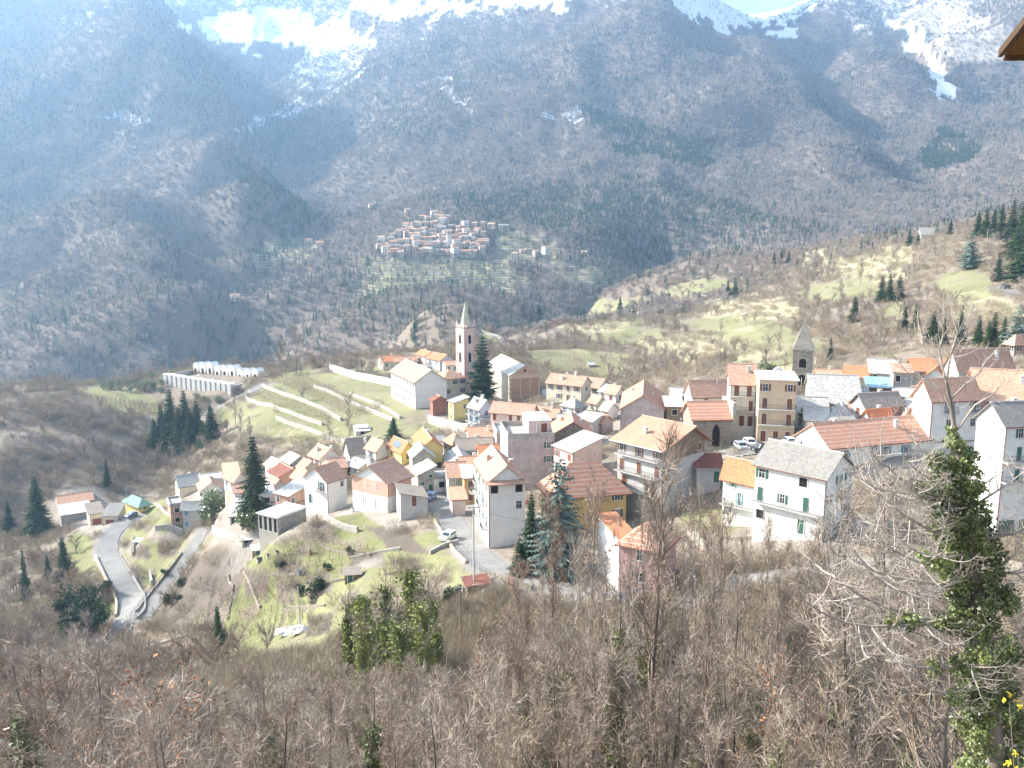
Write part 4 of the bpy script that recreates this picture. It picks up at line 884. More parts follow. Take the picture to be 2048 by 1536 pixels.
# ================================================================ churches and towers
def arch_face(mb, cx, z, w_, h, y, mi=0):
    pts = [(cx-w_/2, y, z), (cx+w_/2, y, z)]+[(cx+w_/2*cos(t), y, z+h-w_/2+w_/2*sin(t)) for t in [pi*i/6 for i in range(7)]]
    mb.add(pts, [tuple(range(len(pts)))], mi)
def rotL(vs, a): return [(y, a-x, z) for x, y, z in vs]     # helper not used for parts on the right wall
def on_left(mb):  # turn a mesh built for the right wall (x along, -y out) to the left wall
    mb.v = [(y, -x, z) for x, y, z in mb.v]; return mb
def tower(name, uL, uC, uR, vT, vB, th, label, walls, specs, spire, trim, s0=None):
    p, zt, a, b = solve(uL, uC, uR, vT, vB, th); sd = s0 or (a+b)/2; h = zt-p.z
    root = empty(name, p, R(th)); tag(root, label, 'bell tower'); FOOT.append((p.x, p.y, R(th), sd, sd))
    MB().box(0, sd, 0, sd, -5, h).build('wall', walls, root)
    mb = MB()
    for z in specs['courses']: mb.box(-.14, sd+.14, -.14, sd+.14, h-z, h-z+.35)
    mb.build('cornice', trim, root)
    for z, w_, hh, dbl in specs['open']:
        for face in ('R', 'L'):
            o = MB(); 
            ring(o, w_, hh, .16, .08, 0); o.v = [(x, y, zz+hh/2) for x, y, zz in o.v]; n0 = len(o.v)
            arch_face(o, 0, 0, w_, hh, -.03, 1)
            if dbl: o.bar((0, -.12, 0), (0, -.12, hh*.75), .09, .09, 6, 0)
            me_ = o.mesh('belfry_opening', [trim, PM['dark']])
            if face == 'R': put('belfry_opening', me_, root, (sd/2, -.003, h-z), 0)
            else: put('belfry_opening', me_, root, (-.003, sd/2, h-z), R(-90))
    return root, sd, h
# pink bell tower of the parish church
rt, sd, h = tower('bell_tower', 912, 929.5, 950, 658, 798, 40, 'tall pink and cream bell tower with a slender green-grey spire and corner pinnacles', WM['rose'], {'courses': [.5, 7.0, 13.2, 20.3], 'open': [(5.2, 1.2, 3.0, 0), (11.6, 1.2, 3.4, 0), (17.5, .9, 2.4, 0)]}, 9, WM['cream'])
mb = MB()
for x, y in ((0,0),(1,0),(0,1)):
    X0 = x*(sd-.7)-.08; Y0 = y*(sd-.7)-.08; mb.box(X0, X0+.86, Y0, Y0+.86, -3, h-.55)
mb.build('corner_pilaster', plaster('pilaster_pink', (.62,.41,.37), .25), rt)
mb = MB()
for i in range(5):
    for j in range(5):
        if i in (0,4) or j in (0,4): x = i*(sd-.5)/4; y = j*(sd-.5)/4; hh = 1.6 if (i in (0,4) and j in (0,4)) else .7; mb.box(x-.05, x+.5, y-.05, y+.5, h+.35, h+.35+hh); 
for x, y in ((.2,.2),(sd-.25,.2),(.2,sd-.25),(sd-.25,sd-.25)): mb.bar((x,y,h+1.9), (x,y,h+2.9), .28, .02, 6)
mb.build('battlement', WM['rose'], rt)
mb = MB(); c = sd/2; n = 8; r = sd*.42
base = [(c+r*cos(2*pi*(k+.5)/n), c+r*sin(2*pi*(k+.5)/n), h+.4) for k in range(n)]
mb.add(base+[(c, c, h+9.2)], [(k, (k+1) % n, n) for k in range(n)]); sp_ = mb.build('spire', plaster('spire_render', (.55,.55,.42), .4), rt)
m2 = MB(); m2.bar((c,c,h+9.0), (c,c,h+10.4), .06, .06, 5); m2.box(c-.35, c+.35, c-.05, c+.05, h+9.8, h+9.92); m2.build('cross', PM['rail'], sp_)
# old stone bell tower
rs, sd, h = tower('bell_tower', 1590, 1621, 1631, 699, 800, 72, 'old rubble stone bell tower with a stone pyramid spire and twin arched openings', WM['stone'], {'courses': [.25]}|{'open': [(4.0, 1.5, 2.0, 0), (7.9, 1.4, 2.4, 1), (12.4, 1.2, 2.2, 1)]}, 6, WM['palestone'], 4.1)
mb = MB(); mb.add([(-.1,-.1,h+.1),(sd+.1,-.1,h+.1),(sd+.1,sd+.1,h+.1),(-.1,sd+.1,h+.1),(sd/2,sd/2,h+6.0)], [(0,1,4),(1,2,4),(2,3,4),(3,0,4)]); sp_ = mb.build('spire', stone('spire_stone', (.28,.26,.21), (.40,.37,.30), 3), rs)
m2 = MB(); m2.box(-.9, .9, -.9, .5, 0, 1.2)
d_ = MB(); arch_face(d_, 0, 0, .8, 1.1, 0); o = put('dormer_opening', d_.mesh('dormer_opening', [PM['dark']]), sp_, (sd*.22, sd/2, h+1.1), R(-90))
m2 = MB(); m2.bar((sd/2, sd/2, h+5.8), (sd/2, sd/2, h+6.9), .07, .05, 5); m2.bar((sd/2, sd/2, h+5.6), (sd/2, sd/2, h+6.0), .18, .05, 6); m2.build('finial', WM['palestone'], sp_)
m2 = MB(); m2.bar((sd+.25, -.2, h-10), (sd+.25, -.2, h+1.6), .06, .05, 6); pl = m2.build('flagpole', PM['metal'], rs)
m2 = MB(); m2.add([(sd+.3,-.2,h+.9),(sd+1.1,-.25,h+1.2),(sd+1.2,-.2,h+1.9),(sd+.3,-.2,h+1.6)], [(0,1,2,3)]); m2.build('flag', plain('red_flag', (.6,.04,.03)), pl)
# parish church
r_ch, a, b, h = H('parish_church', 974,1019,1080,750,808,18,'gl',3.1,'cream','white','','v...',N,'large church with a brown pedimented front and bleached white roof behind the cedar',oh=.35,cat='church')
mb = MB().box(.06, b-.06, -.05, -.003, 0, h-1.3); 
mb.build('front_panel', plaster('front_brown', (.50,.30,.20), .25), r_ch)
mb = MB()
for i in range(4): x = .25+(b-.9)*i/3; mb.box(x, x+.5, -.24, -.055, 0, h-1.35)
mb.build('pilaster', plaster('pilaster_buff', (.62,.44,.30), .2), r_ch)
mb = MB(); mb.box(-.2, b+.2, -.34, -.01, h-1.3, h-.95); mb.box(-.12, b+.12, -.2, -.01, h-.95, h-.25); mb.box(-.3, b+.3, -.42, -.01, h-.25, h+.02); mb.build('entablature', plaster('entablature_buff', (.66,.50,.34), .2), r_ch)
mb = MB(); mb.add([(.1,-.06,h+.03),(b-.1,-.06,h+.03),(b/2,-.06,h+2.9)], [(0,1,2)]); pdm = mb.build('pediment', plaster('pediment_brown', (.55,.36,.25), .2), r_ch)
mb = MB(); mb.bar((b/2,-.12,h+1.2), (b/2,-.05,h+1.2), .45, .45, 12, 0, True); mb.build('round_window', PM['dark'], pdm)
place('R', 'door', m_door('brown', 1.6, 3.0), r_ch, b/2, 1.5, b); r_ch.children[-1].location.y = -.06
mb = MB().box(b+1.0, b+3.3, .2, .45, 0, 4.2); mb.build('side_wall', WM['white'], r_ch)
# ================================================================ roads, squares
asph = NG('asphalt', .92, .15); tcn = asph.n('NewGeometry').outputs['Position']
ac = asph.mix(asph.ramp(asph.noise(tcn, .25, 7, .7), [(.35, 0), (.7, 1)]), (.20,.19,.175), (.29,.275,.25)); ac = asph.mix(asph.ramp(asph.noise(tcn, 1.7, 6, .75), [(.55, 0), (.62, .6)]), ac, (.12,.115,.11)); asph.col(ac); asph.bump(asph.noise(tcn, 18, 3), .3, .02)
def ribbon(name, tr, half, mat, lift=.10, kind='structure'):
    V = []; Fc = []; m = 5
    for i, p in enumerate(tr):
        d = (tr[min(i+1, len(tr)-1)]-tr[max(i-1, 0)]); d.z = 0; d.normalize(); nrm = Vector((-d.y, d.x, 0))
        for k in range(m):
            q = p+nrm*half*(2*k/(m-1)-1); V.append((q.x, q.y, gz(q.x, q.y)+lift))
    for i in range(len(tr)-1):
        for k in range(m-1): Fc.append((i*m+k, i*m+k+1, (i+1)*m+k+1, (i+1)*m+k))
    me_ = bpy.data.meshes.new(name); me_.from_pydata(V, [], Fc); me_.materials.append(mat); o = link(name, me_); tag(o, kind=kind); return o
for i, (k, (p, hw)) in enumerate(ROADS.items()): ribbon('road' if 'lane' not in k else 'lane', TR[k], hw, asph.m, .10+.012*i)
ribbon('square', piazza_tr, 6.5, asph.m, .2); ribbon('church_square', church_tr, 6.5, asph.m, .2)
ribbon('path', track(P('1290 628,1340 618,1395 610,1450 600,1500 590')), 1.3, asph.m, .12)
ribbon('path', track(P('1395 545,1440 540,1500 545,1560 548')), 1.2, asph.m, .12)
# ================================================================ walls, parapets
def wall(tr, h, t, mat, label, down=1.5, name='stone_wall', cat='wall', side=0.0, group=None):
    mb = MB(); V = []; n = len(tr)
    for i, p in enumerate(tr):
        d = (tr[min(i+1, n-1)]-tr[max(i-1, 0)]); d.z = 0; d.normalize(); nr = Vector((-d.y, d.x, 0)); c = p+nr*side
        z = gz(c.x, c.y); hh = h+random.uniform(-.08, .08)
        for s_, zz in ((-1, z-down), (-1, z+hh), (1, z+hh), (1, z-down)): q = c+nr*t/2*s_; V.append((q.x, q.y, zz))
    fs = []
    for i in range(n-1):
        for k in range(4): fs.append((i*4+k, i*4+(k+1) % 4, (i+1)*4+(k+1) % 4, (i+1)*4+k))
    fs += [(0,3,2,1), ((n-1)*4, (n-1)*4+1, (n-1)*4+2, (n-1)*4+3)]
    mb.add(V, fs); o = mb.build(name, mat, None); return tag(o, label, cat, group)
def W(s, *a, **k): return wall(track(P(s), 2.5, 90, 900), *a, **k)
ps, st_, cc = WM['palestone'], WM['stone'], WM['concrete']
W('490 795,560 822,645 851', 1.2, .5, ps, 'pale dry-stone wall crossing the vineyard, middle one of the three long ones')
W('525 773,600 802,660 829,682 842', 1.3, .5, ps, 'pale dry-stone wall highest in the vineyard beside the cemetery road')
W('552 839,620 862,695 886', 1.3, .5, ps, 'pale dry-stone wall at the bottom of the vineyard nearest the left quarter')
W('628 776,727 819,785 842', 1.2, .5, ps, 'pale dry-stone wall of the vineyard ending below the long white building')
W('660 742,704 756,782 772', 2.6, .5, WM['white'], 'white retaining wall with railing left of the long white building', name='retaining_wall')
W('858 846,900 858,938 866', 2.6, .6, ps, 'rubble retaining wall under the garden below the church', name='retaining_wall')
W('700 790,760 812,800 838', 1.0, .5, ps, 'low broken stone wall on the slope left of the long white building')
W('426 1063,455 1078,487 1094', 1.6, .5, ps, 'broken pale garden wall beside the brush slope')
W('616 1042,660 1052,716 1064', 1.1, .6, ps, 'curved rubble terrace wall under the bright green meadow')
W('1366 1057,1400 1072,1435 1086,1480 1086,1526 1076', .5, .5, st_, 'stone retaining wall carrying the lawn below the long white house', down=5, name='retaining_wall')
W('1378 1075,1405 1100,1440 1128', 1.2, .6, ps, 'pale sloping wall below the lawn in the right foreground', name='retaining_wall')
W('2000 1128,2047 1142', .8, .4, st_, 'low wall along the road at the right edge')
W('1010 634,1045 652,1056 660', 1.6, .8, ps, 'short pale terrace wall right of the bell tower spire')
W('962 664,990 672,1008 680', 1.6, .8, ps, 'pale terrace wall just right of the bell tower belfry')
W('300 1008,345 1052', .8, .4, ps, 'low pale wall left of the narrow brick house')
W('312 1062,340 1066,366 1070', 1.6, .5, WM['concrete'], 'concrete garden wall below the narrow brick house')
W('265 1078,267 1112', 1.2, .5, st_, 'short stone wall between the hairpin road and the vegetable plots'); W('300 1150,304 1172', 1.6, .5, ps, 'short stone wall at the tip between road and lane')
W('860 1110,905 1096,916 1088', .8, .4, cc, 'low concrete wall below the parked pale car')
W('700 1118,760 1105,800 1100', .5, .4, ps, 'pale garden kerb across the terraces')
W('965 1150,1010 1166,1065 1182', .9, .45, st_, 'stone parapet on the outer bend of the village road', down=4)
W('1660 905,1760 915,1960 905', 1.0, .4, WM['grey'], 'grey wall below the long banded-roof house')
W('280 1300,330 1282,420 1270', .5, .4, ps, 'low stone edge at the foot of the brush slope')
def edge(k, side, i0, i1): return TR[k][i0:i1]
def edgewall(k, sd_, f0, f1, h, t, mat, label, down=1.0, name='parapet'):
    tr = TR[k]; n = len(tr); return wall(tr[int(n*f0):int(n*f1)], h, t, mat, label, down, name, 'wall', side=sd_)
edgewall('valley_road', -3.1, .25, .55, .7, .35, cc, 'concrete retaining parapet on the outer side of the hairpin road', 4.5, 'retaining_wall')
edgewall('valley_road', 3.1, .30, .80, .9, .4, WM['beige'], 'tan retaining wall on the inner side of the hairpin road', 1.5, 'retaining_wall')
edgewall('village_road', -2.9, .52, .80, .5, .4, WM['beige'], 'tall tan retaining wall under the outer edge of the village road', 5.5, 'retaining_wall')
edgewall('side_lane', 2.3, .1, .85, .6, .3, st_, 'low stone parapet along the side lane', 1.0)
def railing(tr, side, label, h=1.0, z0=.1):
    mb = MB(); rm = MB(); prev = None
    for i, p in enumerate(tr):
        d = (tr[min(i+1, len(tr)-1)]-tr[max(i-1, 0)]); d.z = 0; d.normalize(); c = p+Vector((-d.y, d.x, 0))*side; c.z = gz(c.x, c.y)+z0
        mb.bar(c, c+Vector((0,0,h)), .035, .035, 4)
        if prev is not None:
            for q in (.5, .98): rm.bar(prev+Vector((0,0,h*q)), c+Vector((0,0,h*q)), .022, .022, 4)
        prev = c
    o = rm.build('railing', PM['rail']); tag(o, label, 'railing'); mb.build('posts', PM['rail'], o)
n = len(TR['valley_road']); railing(TR['valley_road'][int(n*.08):int(n*.72)], -3.0, 'dark metal railing on the outer side of the hairpin road', 1.0, .6)
n = len(TR['side_lane']); railing(TR['side_lane'][:int(n*.8)], 2.4, 'dark metal railing along the side lane', .9, .5)
n = len(TR['village_road']); railing(TR['village_road'][int(n*.5):int(n*.98)], -2.9, 'dark metal railing on the outer bend of the village road', 1.1, .5)
railing(track(P('660 742,704 756,782 772'), 3.0), 0, 'white-posted railing on the retaining wall left of the long white building', 1.0, 2.6)
# ================================================================ cemetery
cem = [hit(326, 768, 250, 600), hit(463, 791, 250, 600), hit(534, 752, 250, 600)]; cem.append(cem[0]+cem[2]-cem[1]); zc = max(p.z for p in cem[:3])
rc = empty('cemetery', (cem[0].x, cem[0].y, cem[0].z)); tag(rc, 'walled hilltop cemetery with grey front wall and white arched chapels', 'cemetery'); o0 = cem[0].copy()
def cl(p): return (p.x-o0.x, p.y-o0.y, p.z-o0.z)
FOOT.append((cem[1].x, cem[1].y, atan2(cem[2].y-cem[1].y, cem[2].x-cem[1].x), (cem[0]-cem[1]).length, (cem[2]-cem[1]).length))
def boxbar(mb, p, q, h, t, z0, z1, mi=0):
    d = (q-p); d.z = 0; d.normalize(); nr = Vector((-d.y, d.x, 0))*t/2
    V = [p-nr, p+nr, q+nr, q-nr]; mb.add([(v.x-o0.x, v.y-o0.y, z0-o0.z) for v in V]+[(v.x-o0.x, v.y-o0.y, z1-o0.z) for v in V], [(3,2,1,0),(4,5,6,7),(0,1,5,4),(1,2,6,5),(2,3,7,6),(3,0,4,7)], mi)
topz = at(463, 770, math.hypot(cem[1].x, cem[1].y)).z
mb = MB()
for i in range(4): boxbar(mb, cem[i], cem[(i+1) % 4], 3, .4, zc-9, topz-(0 if i in (0,) else .6))
mb.build('outer_wall', WM['grey'], rc)
mb = MB(); m2 = MB(); d = (cem[1]-cem[0]); L = d.length; k = int(L/3.2); inw = (cem[3]-cem[0]).normalized()
for i in range(k+1): p = cem[0]+d*(i/k)-inw*.25; boxbar(mb, p-d.normalized()*.2, p+d.normalized()*.2, 1, .35, zc-9, topz+.25)
mb.build('pier', WM['concrete'], rc)
for i in range(k): p = cem[0]+d*((i+.04)/k)+inw*1.6; boxbar(m2, p, cem[0]+d*((i+.96)/k)+inw*1.6, 1, 2.6, topz-.02, topz+.25+.12*(i % 2))
m2.build('vault_roof', RM['paint'], rc)
mb = MB(); boxbar(mb, cem[0]+inw*1, cem[1]+inw*1, 1, .1, zc-1, zc-.9)
mb = MB(); V = [p for p in cem]; mb.add([(p.x-o0.x, p.y-o0.y, topz-3.0-o0.z) for p in V], [(0,1,2,3)]); mb.build('floor', WM['concrete'], rc)
e = (cem[2]-cem[3]); nC = 9
for i in range(nC):   # white chapels along the back
    c = cem[3]+e*((i+.5)/nC)-inw*3.0; wd = e.length/nC*.36; hh = 3.0+.5*(i % 3); mb = MB()
    c.z = topz-3.0
    mb.box(-wd, wd, -1.8, 1.8, 0, hh+1.5, 0); mb.add([(-wd-.1,-1.9,hh+1.5),(wd+.1,-1.9,hh+1.5),(0,-1.9,hh+2.7),(-wd-.1,1.9,hh+1.5),(wd+.1,1.9,hh+1.5),(0,1.9,hh+2.7)], [(0,1,2),(5,4,3),(0,2,5,3),(1,4,5,2)], 0)
    arch_face(mb, 0, .1, wd*.9, hh, -1.83, 1)
    o = put('chapel', mb.mesh('chapel', [WM['white'], PM['dark']]), rc, (c.x-o0.x, c.y-o0.y, c.z-o0.z), atan2(e.y, e.x))
f = cem[0]-cem[3]
mb = MB()
for r_i in range(3):
    for i in range(9):
        c = cem[3]+e*((i+.7)/10.5)+(-inw)*(8+5*r_i); mb.add([(c.x-o0.x+x, c.y-o0.y+y, topz-3-o0.z+z) for x in (-.5,.5) for y in (-1,1) for z in (0, .5+.5*((i+r_i) % 2))], [(0,1,3,2),(4,6,7,5),(0,4,5,1),(2,3,7,6),(1,5,7,3)])
mb.build('tombs', WM['white'], rc)['kind'] = 'stuff'
# ================================================================ far village on the opposite spur
far_w = [plaster('far_cream', (.72,.60,.45), .2), plaster('far_grey', (.58,.50,.42), .2), plaster('far_white', (.74,.71,.66), .2), plaster('far_pink', (.66,.48,.38), .2)]
far_r = [roofing('far_old_tiles', [(.58,.36,.24), (.66,.44,.30)]), roofing('far_grey_slates', [(.38,.36,.34), (.46,.44,.40)]), roofing('far_red_tiles', [(.62,.30,.18), (.68,.36,.22)])]
def far_house(wi, ri, wd, dp, hh):
    mb = MB(); mb.box(-wd/2, wd/2, -dp/2, dp/2, -6, hh); mb.add([(-wd/2,-dp/2,hh),(-wd/2,dp/2,hh),(-wd/2,0,hh+dp*.22),(wd/2,-dp/2,hh),(wd/2,dp/2,hh),(wd/2,0,hh+dp*.22)], [(0,1,2),(4,3,5)])
    wm_ = mb.mesh('wall', [far_w[wi]]); k = dp*.22; z = hh+k
    rm_ = uvmesh('roof', [[(-wd/2-.4,-dp/2-.4,hh-.15),(wd/2+.4,-dp/2-.4,hh-.15),(wd/2+.4,0,z),(-wd/2-.4,0,z)],[(wd/2+.4,0,z),(wd/2+.4,dp/2+.4,hh-.15),(-wd/2-.4,dp/2+.4,hh-.15),(-wd/2-.4,0,z)]], [far_r[ri]], .25)
    w2 = MB()
    for i in range(int(wd/2.6)):
        for j in range(int(hh/3)): x = -wd/2+(i+.5)*wd/int(wd/2.6); w2.box(x-.5, x+.5, -dp/2-.06, -dp/2-.01, j*3+1, j*3+2.5)
    return wm_, rm_, w2.mesh('windows', [PM['dark']])
random.seed(5); fh = [far_house(random.randrange(4), [0,0,2,1,0][i % 5], random.uniform(5.5, 9.5), random.uniform(5, 7.5), random.uniform(4, 8.5)) for i in range(12)]
fspots = []
rows_ = [(435,868,892),(444,845,900),(452,826,905),(460,812,935),(468,800,960),(476,786,972),(484,775,980),(492,765,975),(500,757,965),(508,770,968)]
for v, u0, u1 in rows_:
    u = u0
    while u < u1: fspots.append((u+random.uniform(-3,3), v+random.uniform(-4,4))); u += random.uniform(9, 15)
fspots += [(950,458),(966,457),(984,456),(1003,461),(1012,458),(1045,508),(1072,510),(1092,508),(640,492),(618,488),(1168,512),(1030,520),(815,430),(742,420),(470,600)]
for i, (u, v) in enumerate(fspots):
    p = hit(u, v, 850, 1600); p.z = gz(p.x, p.y); wm_, rm_, w2 = fh[(i*7) % 12]
    o = link('village_house', wm_); o.location = p; o.rotation_euler = (0, 0, R(random.uniform(-35, 40))); 
    tag(o, 'small weathered house in the hillside village across the valley', 'house', 'houses of the village across the valley')
    link('roof', rm_, o); link('windows', w2, o)['kind'] = 'stuff'
p = hit(897, 498, 850, 1600); o = empty('bell_tower', p, R(20)); tag(o, 'slim pale bell tower of the village across the valley', 'bell tower')
MB().box(-2.2, 2.2, -2.2, 2.2, -3, 17).build('wall', far_w[2], o); MB().add([(-2.4,-2.4,17),(2.4,-2.4,17),(2.4,2.4,17),(-2.4,2.4,17),(0,0,21)], [(0,1,4),(1,2,4),(2,3,4),(3,0,4)]).build('roof', far_r[0], o)
# ================================================================ poles, wires
def pole(u, vt, vb, label, mat, arms=True, D=None, r=.14):
    p = hit(u, vb, 40, 1300) if D is None else at(u, vb, D); Dh = math.hypot(p.x, p.y); zt = at(u, vt, Dh).z; h = zt-p.z
    mb = MB(); mb.bar((0,0,-1), (0,0,h), r, r*.6, 8, 0, True)
    o = mb.build('utility_pole', mat); o.location = p; tag(o, label, 'utility pole')
    if arms: m2 = MB(); m2.box(-.8, .8, -.06, .06, h-.6, h-.48); m2.build('crossarm', PM['metal'], o)
    return Vector((p.x, p.y, zt-.5))
cw = plaster('pole_concrete', (.55,.53,.49), .3); wd_ = WM['wood']
pA = pole(948, 1008, 1174, 'tall pale concrete pole at the outer bend of the village road', cw)
pB = pole(922, 1168, 1290, 'dark wooden pole on the slope below the village road', wd_)
pC = pole(600, 1172, 1262, 'concrete pole on the lower green terraces beside the pale shrub', cw, False)
pD = pole(257, 975, 1040, 'thin pole beside the yellow bungalow with green roof', cw, False, r=.1); pE = pole(313, 1130, 1188, 'thin concrete pole at the side lane', cw, False, r=.1)
pF = pole(755, 838, 902, 'thin pole above the left quarter', cw, False, r=.1); pG = pole(661, 710, 748, 'lamp pole at the white retaining wall', cw, False, r=.1)
pH = pole(1969, 462, 530, 'thin pole on the right skyline of the spur', cw, False, r=.12); pI = pole(1929, 436, 470, 'pole beside the big hall on the skyline', cw, True, r=.12); pJ = pole(1394, 530, 560, 'lattice-thin pole on the green spur', cw, True, r=.12)
for u, vt, vb in ((1140, 548, 610), (1090, 556, 612), (1130, 500, 528), (1062, 388, 412)): pole(u, vt, vb, {1140:'thin pole on the spur right of the vineyard terraces', 1090:'thin pole between the bell tower and the green spur', 1130:'thin pole below the far hillside village', 1062:'pale mast in the woods above the far hillside village'}[u], cw, True, r=.16)
def wire(a, b, sag, label):
    mb = MB(); n = 14; pts = [a.lerp(b, i/n)-Vector((0,0,sag*4*(i/n)*(1-i/n))) for i in range(n+1)]
    mb.tube(pts, [.022]*(n+1), 4); tag(mb.build('overhead_wire', PM['rail']), label, 'wire')
wire(pA, pB, 1.0, 'overhead wire from the tall concrete pole down to the wooden pole'); wire(pA, pF, 5, 'overhead wire from the tall concrete pole over the left quarter'); wire(pD, hit(343, 1012, 200, 300)+Vector((0,0,4)), .8, 'overhead wire from the bungalow pole to the narrow brick house')
wire(pA, at(1240, 1000, 150), 3, 'overhead wire from the tall concrete pole to the large balcony house')
# street sign
p = hit(1055, 1005, 100, 200); p = at(1055, 1005, 140); o = empty('road_sign', (p.x, p.y, gz(p.x, p.y))); tag(o, 'red round no-entry sign on a pole right of the tall white house', 'road sign'); hh = max(1.5, p.z-gz(p.x, p.y))
MB().bar((0,0,0), (0,0,hh+.3), .03, .03, 6).build('post', PM['metal'], o); d_ = MB().bar((0,-.04,hh), (0,-.07,hh), .32, .32, 16, 0, True); dd = d_.build('sign_disc', plain('sign_red', (.55,.03,.03)), o); MB().box(-.22, .22, -.09, -.075, hh-.05, hh+.05).build('white_bar', plain('sign_white', (.8,.8,.8)), dd)
# ================================================================ vehicles
def paint(name, c): g = NG(name, .3, .5); g.b.inputs['Coat Weight'].default_value = .6; g.col(c); return g.m
GL = plain('car_glass', (.02,.025,.03), .08, .8); TY = plain('tyre', (.02,.02,.02), .9); RIM = plain('rim', (.45,.45,.46), .35, .5, .7); LMP = plain('lamp_clear', (.7,.7,.68), .15, .6); LMR = plain('lamp_red', (.4,.02,.02), .2, .6)
def car(u, v, rz, col, label, L=3.9, kind='hatch', D=None, cat='car'):
    p = hit(u, v, 60, 700) if D is None else at(u, v, D); z = gz(p.x, p.y)+.12; root = empty('parked_car', (p.x, p.y, z), R(rz)); tag(root, label, cat, 'parked cars')
    w_ = 1.66; prof = {'hatch': [(-.5,.35),(-.5,.78),(-.47,.9),(-.24,.96),(-.1,1.40),(.36,1.42),(.47,1.0),(.5,.85),(.5,.35)], 'van': [(-.5,.4),(-.5,.95),(-.44,1.1),(-.3,1.85),(.48,1.9),(.5,1.2),(.5,.4)], 'pickup': [(-.5,.4),(-.5,.85),(-.26,.95),(-.18,1.55),(.08,1.55),(.1,.95),(.5,.95),(.5,.4)]}[kind]
    bm = bmesh.new(); rows = []
    for y, k in ((-w_/2, .93), (-w_/2+.12, 1.0), (w_/2-.12, 1.0), (w_/2, .93)): rows.append([bm.verts.new((x*L*(1 if k == 1 else .985), y, .35+(zz-.35)*(1 if k == 1 else (.96 if zz < 1 else .97)))) for x, zz in prof])
    for i in range(3):
        for j in range(len(prof)-1): bm.faces.new((rows[i][j], rows[i][j+1], rows[i+1][j+1], rows[i+1][j]))
    bm.faces.new(rows[0][::-1]); bm.faces.new(rows[3]); bm.normal_update(); me_ = bpy.data.meshes.new('body'); bm.to_mesh(me_); bm.free(); body = link('body', me_, root, col)
    g_ = MB()
    if kind == 'hatch':
        for s_ in (-1, 1): y = s_*(w_/2+.012); g_.add([(-.2*L,y,.97),(.38*L,y,.97),(.33*L,y,1.30),(-.1*L,y,1.30)], [(0,1,2,3)])
        g_.add([(-.245*L,-.68,.98),(-.245*L,.68,.98),(-.115*L,.62,1.37),(-.115*L,-.62,1.37)], [(0,1,2,3)]); g_.add([(.472*L,-.66,1.02),(.472*L,.66,1.02),(.38*L,.6,1.38),(.38*L,-.6,1.38)], [(0,1,2,3)])
    else:
        x0 = -.44 if kind == 'van' else -.26; x1 = -.31 if kind == 'van' else -.19; z1 = 1.75 if kind == 'van' else 1.48
        for s_ in (-1, 1): y = s_*(w_/2+.012); g_.add([((x0+.05)*L,y,1.1),(.05*L,y,1.1),(.05*L,y,z1-.1),((x1+.03)*L,y,z1-.1)], [(0,1,2,3)])
        g_.add([((x0-.008)*L,-.68,1.1),((x0-.008)*L,.68,1.1),((x1-.008)*L,.62,z1),((x1-.008)*L,-.62,z1)], [(0,1,2,3)])
    g_.build('glass', GL, root)
    for x in (-.32*L, .31*L):
        for s_ in (-1, 1):
            t_ = MB().bar((x, s_*(w_/2-.16), .31), (x, s_*(w_/2+.02), .31), .31, .31, 14, 0, True).build('wheel', TY, root); MB().bar((x, s_*(w_/2+.02), .31), (x, s_*(w_/2+.035), .31), .18, .18, 10, 0, True).build('rim', RIM, t_)
    for s_ in (-1, 1):
        MB().box(-L/2-.02, -L/2+.06, s_*.6-.16, s_*.6+.16, .62, .78).build('headlight', LMP, root); MB().box(L/2-.06, L/2+.015, s_*.65-.12, s_*.65+.12, .68, .86).build('tail_light', LMR, root)
    return root
P_w = paint('white_paint', (.72,.73,.72)); P_g = paint('pale_green_paint', (.55,.62,.55)); P_b = paint('blue_paint', (.10,.16,.26)); P_d = paint('dark_paint', (.04,.045,.05)); P_s = paint('silver_paint', (.42,.45,.48)); P_bb = paint('bright_blue_paint', (.06,.16,.42))
car(896, 1080, 62, P_g, 'pale green old small car parked on the grass beside the village road', 3.7)
car(861, 1000, 75, P_b, 'blue hatchback parked beside the grey garage', 3.9); car(856, 984, 80, P_d, 'dark car half hidden behind the blue hatchback', 3.9)
car(1482, 900, 95, P_s, 'silver blue hatchback parked by the chapel on the square', 3.9); car(1523, 904, 20, P_d, 'black pickup parked in the middle of the square', 4.4, 'pickup', cat='pickup')
car(1582, 892, 5, P_w, 'white pickup parked at the right side of the square', 4.6, 'pickup', cat='pickup'); car(1262, 1205, 40, P_bb, 'bright blue car below the pink foreground house', 3.9); car(1500, 893, 95, P_w, 'white car parked next to the silver blue hatchback', 3.7)
car(263, 1034, 60, P_b, 'dark blue car beside the yellow bungalow', 3.9); car(2010, 578, 30, P_d, 'dark car on the upper road at the right edge', 4.0); car(1222, 1208, 30, P_s, 'grey car below the white annex of the pink house', 3.9)
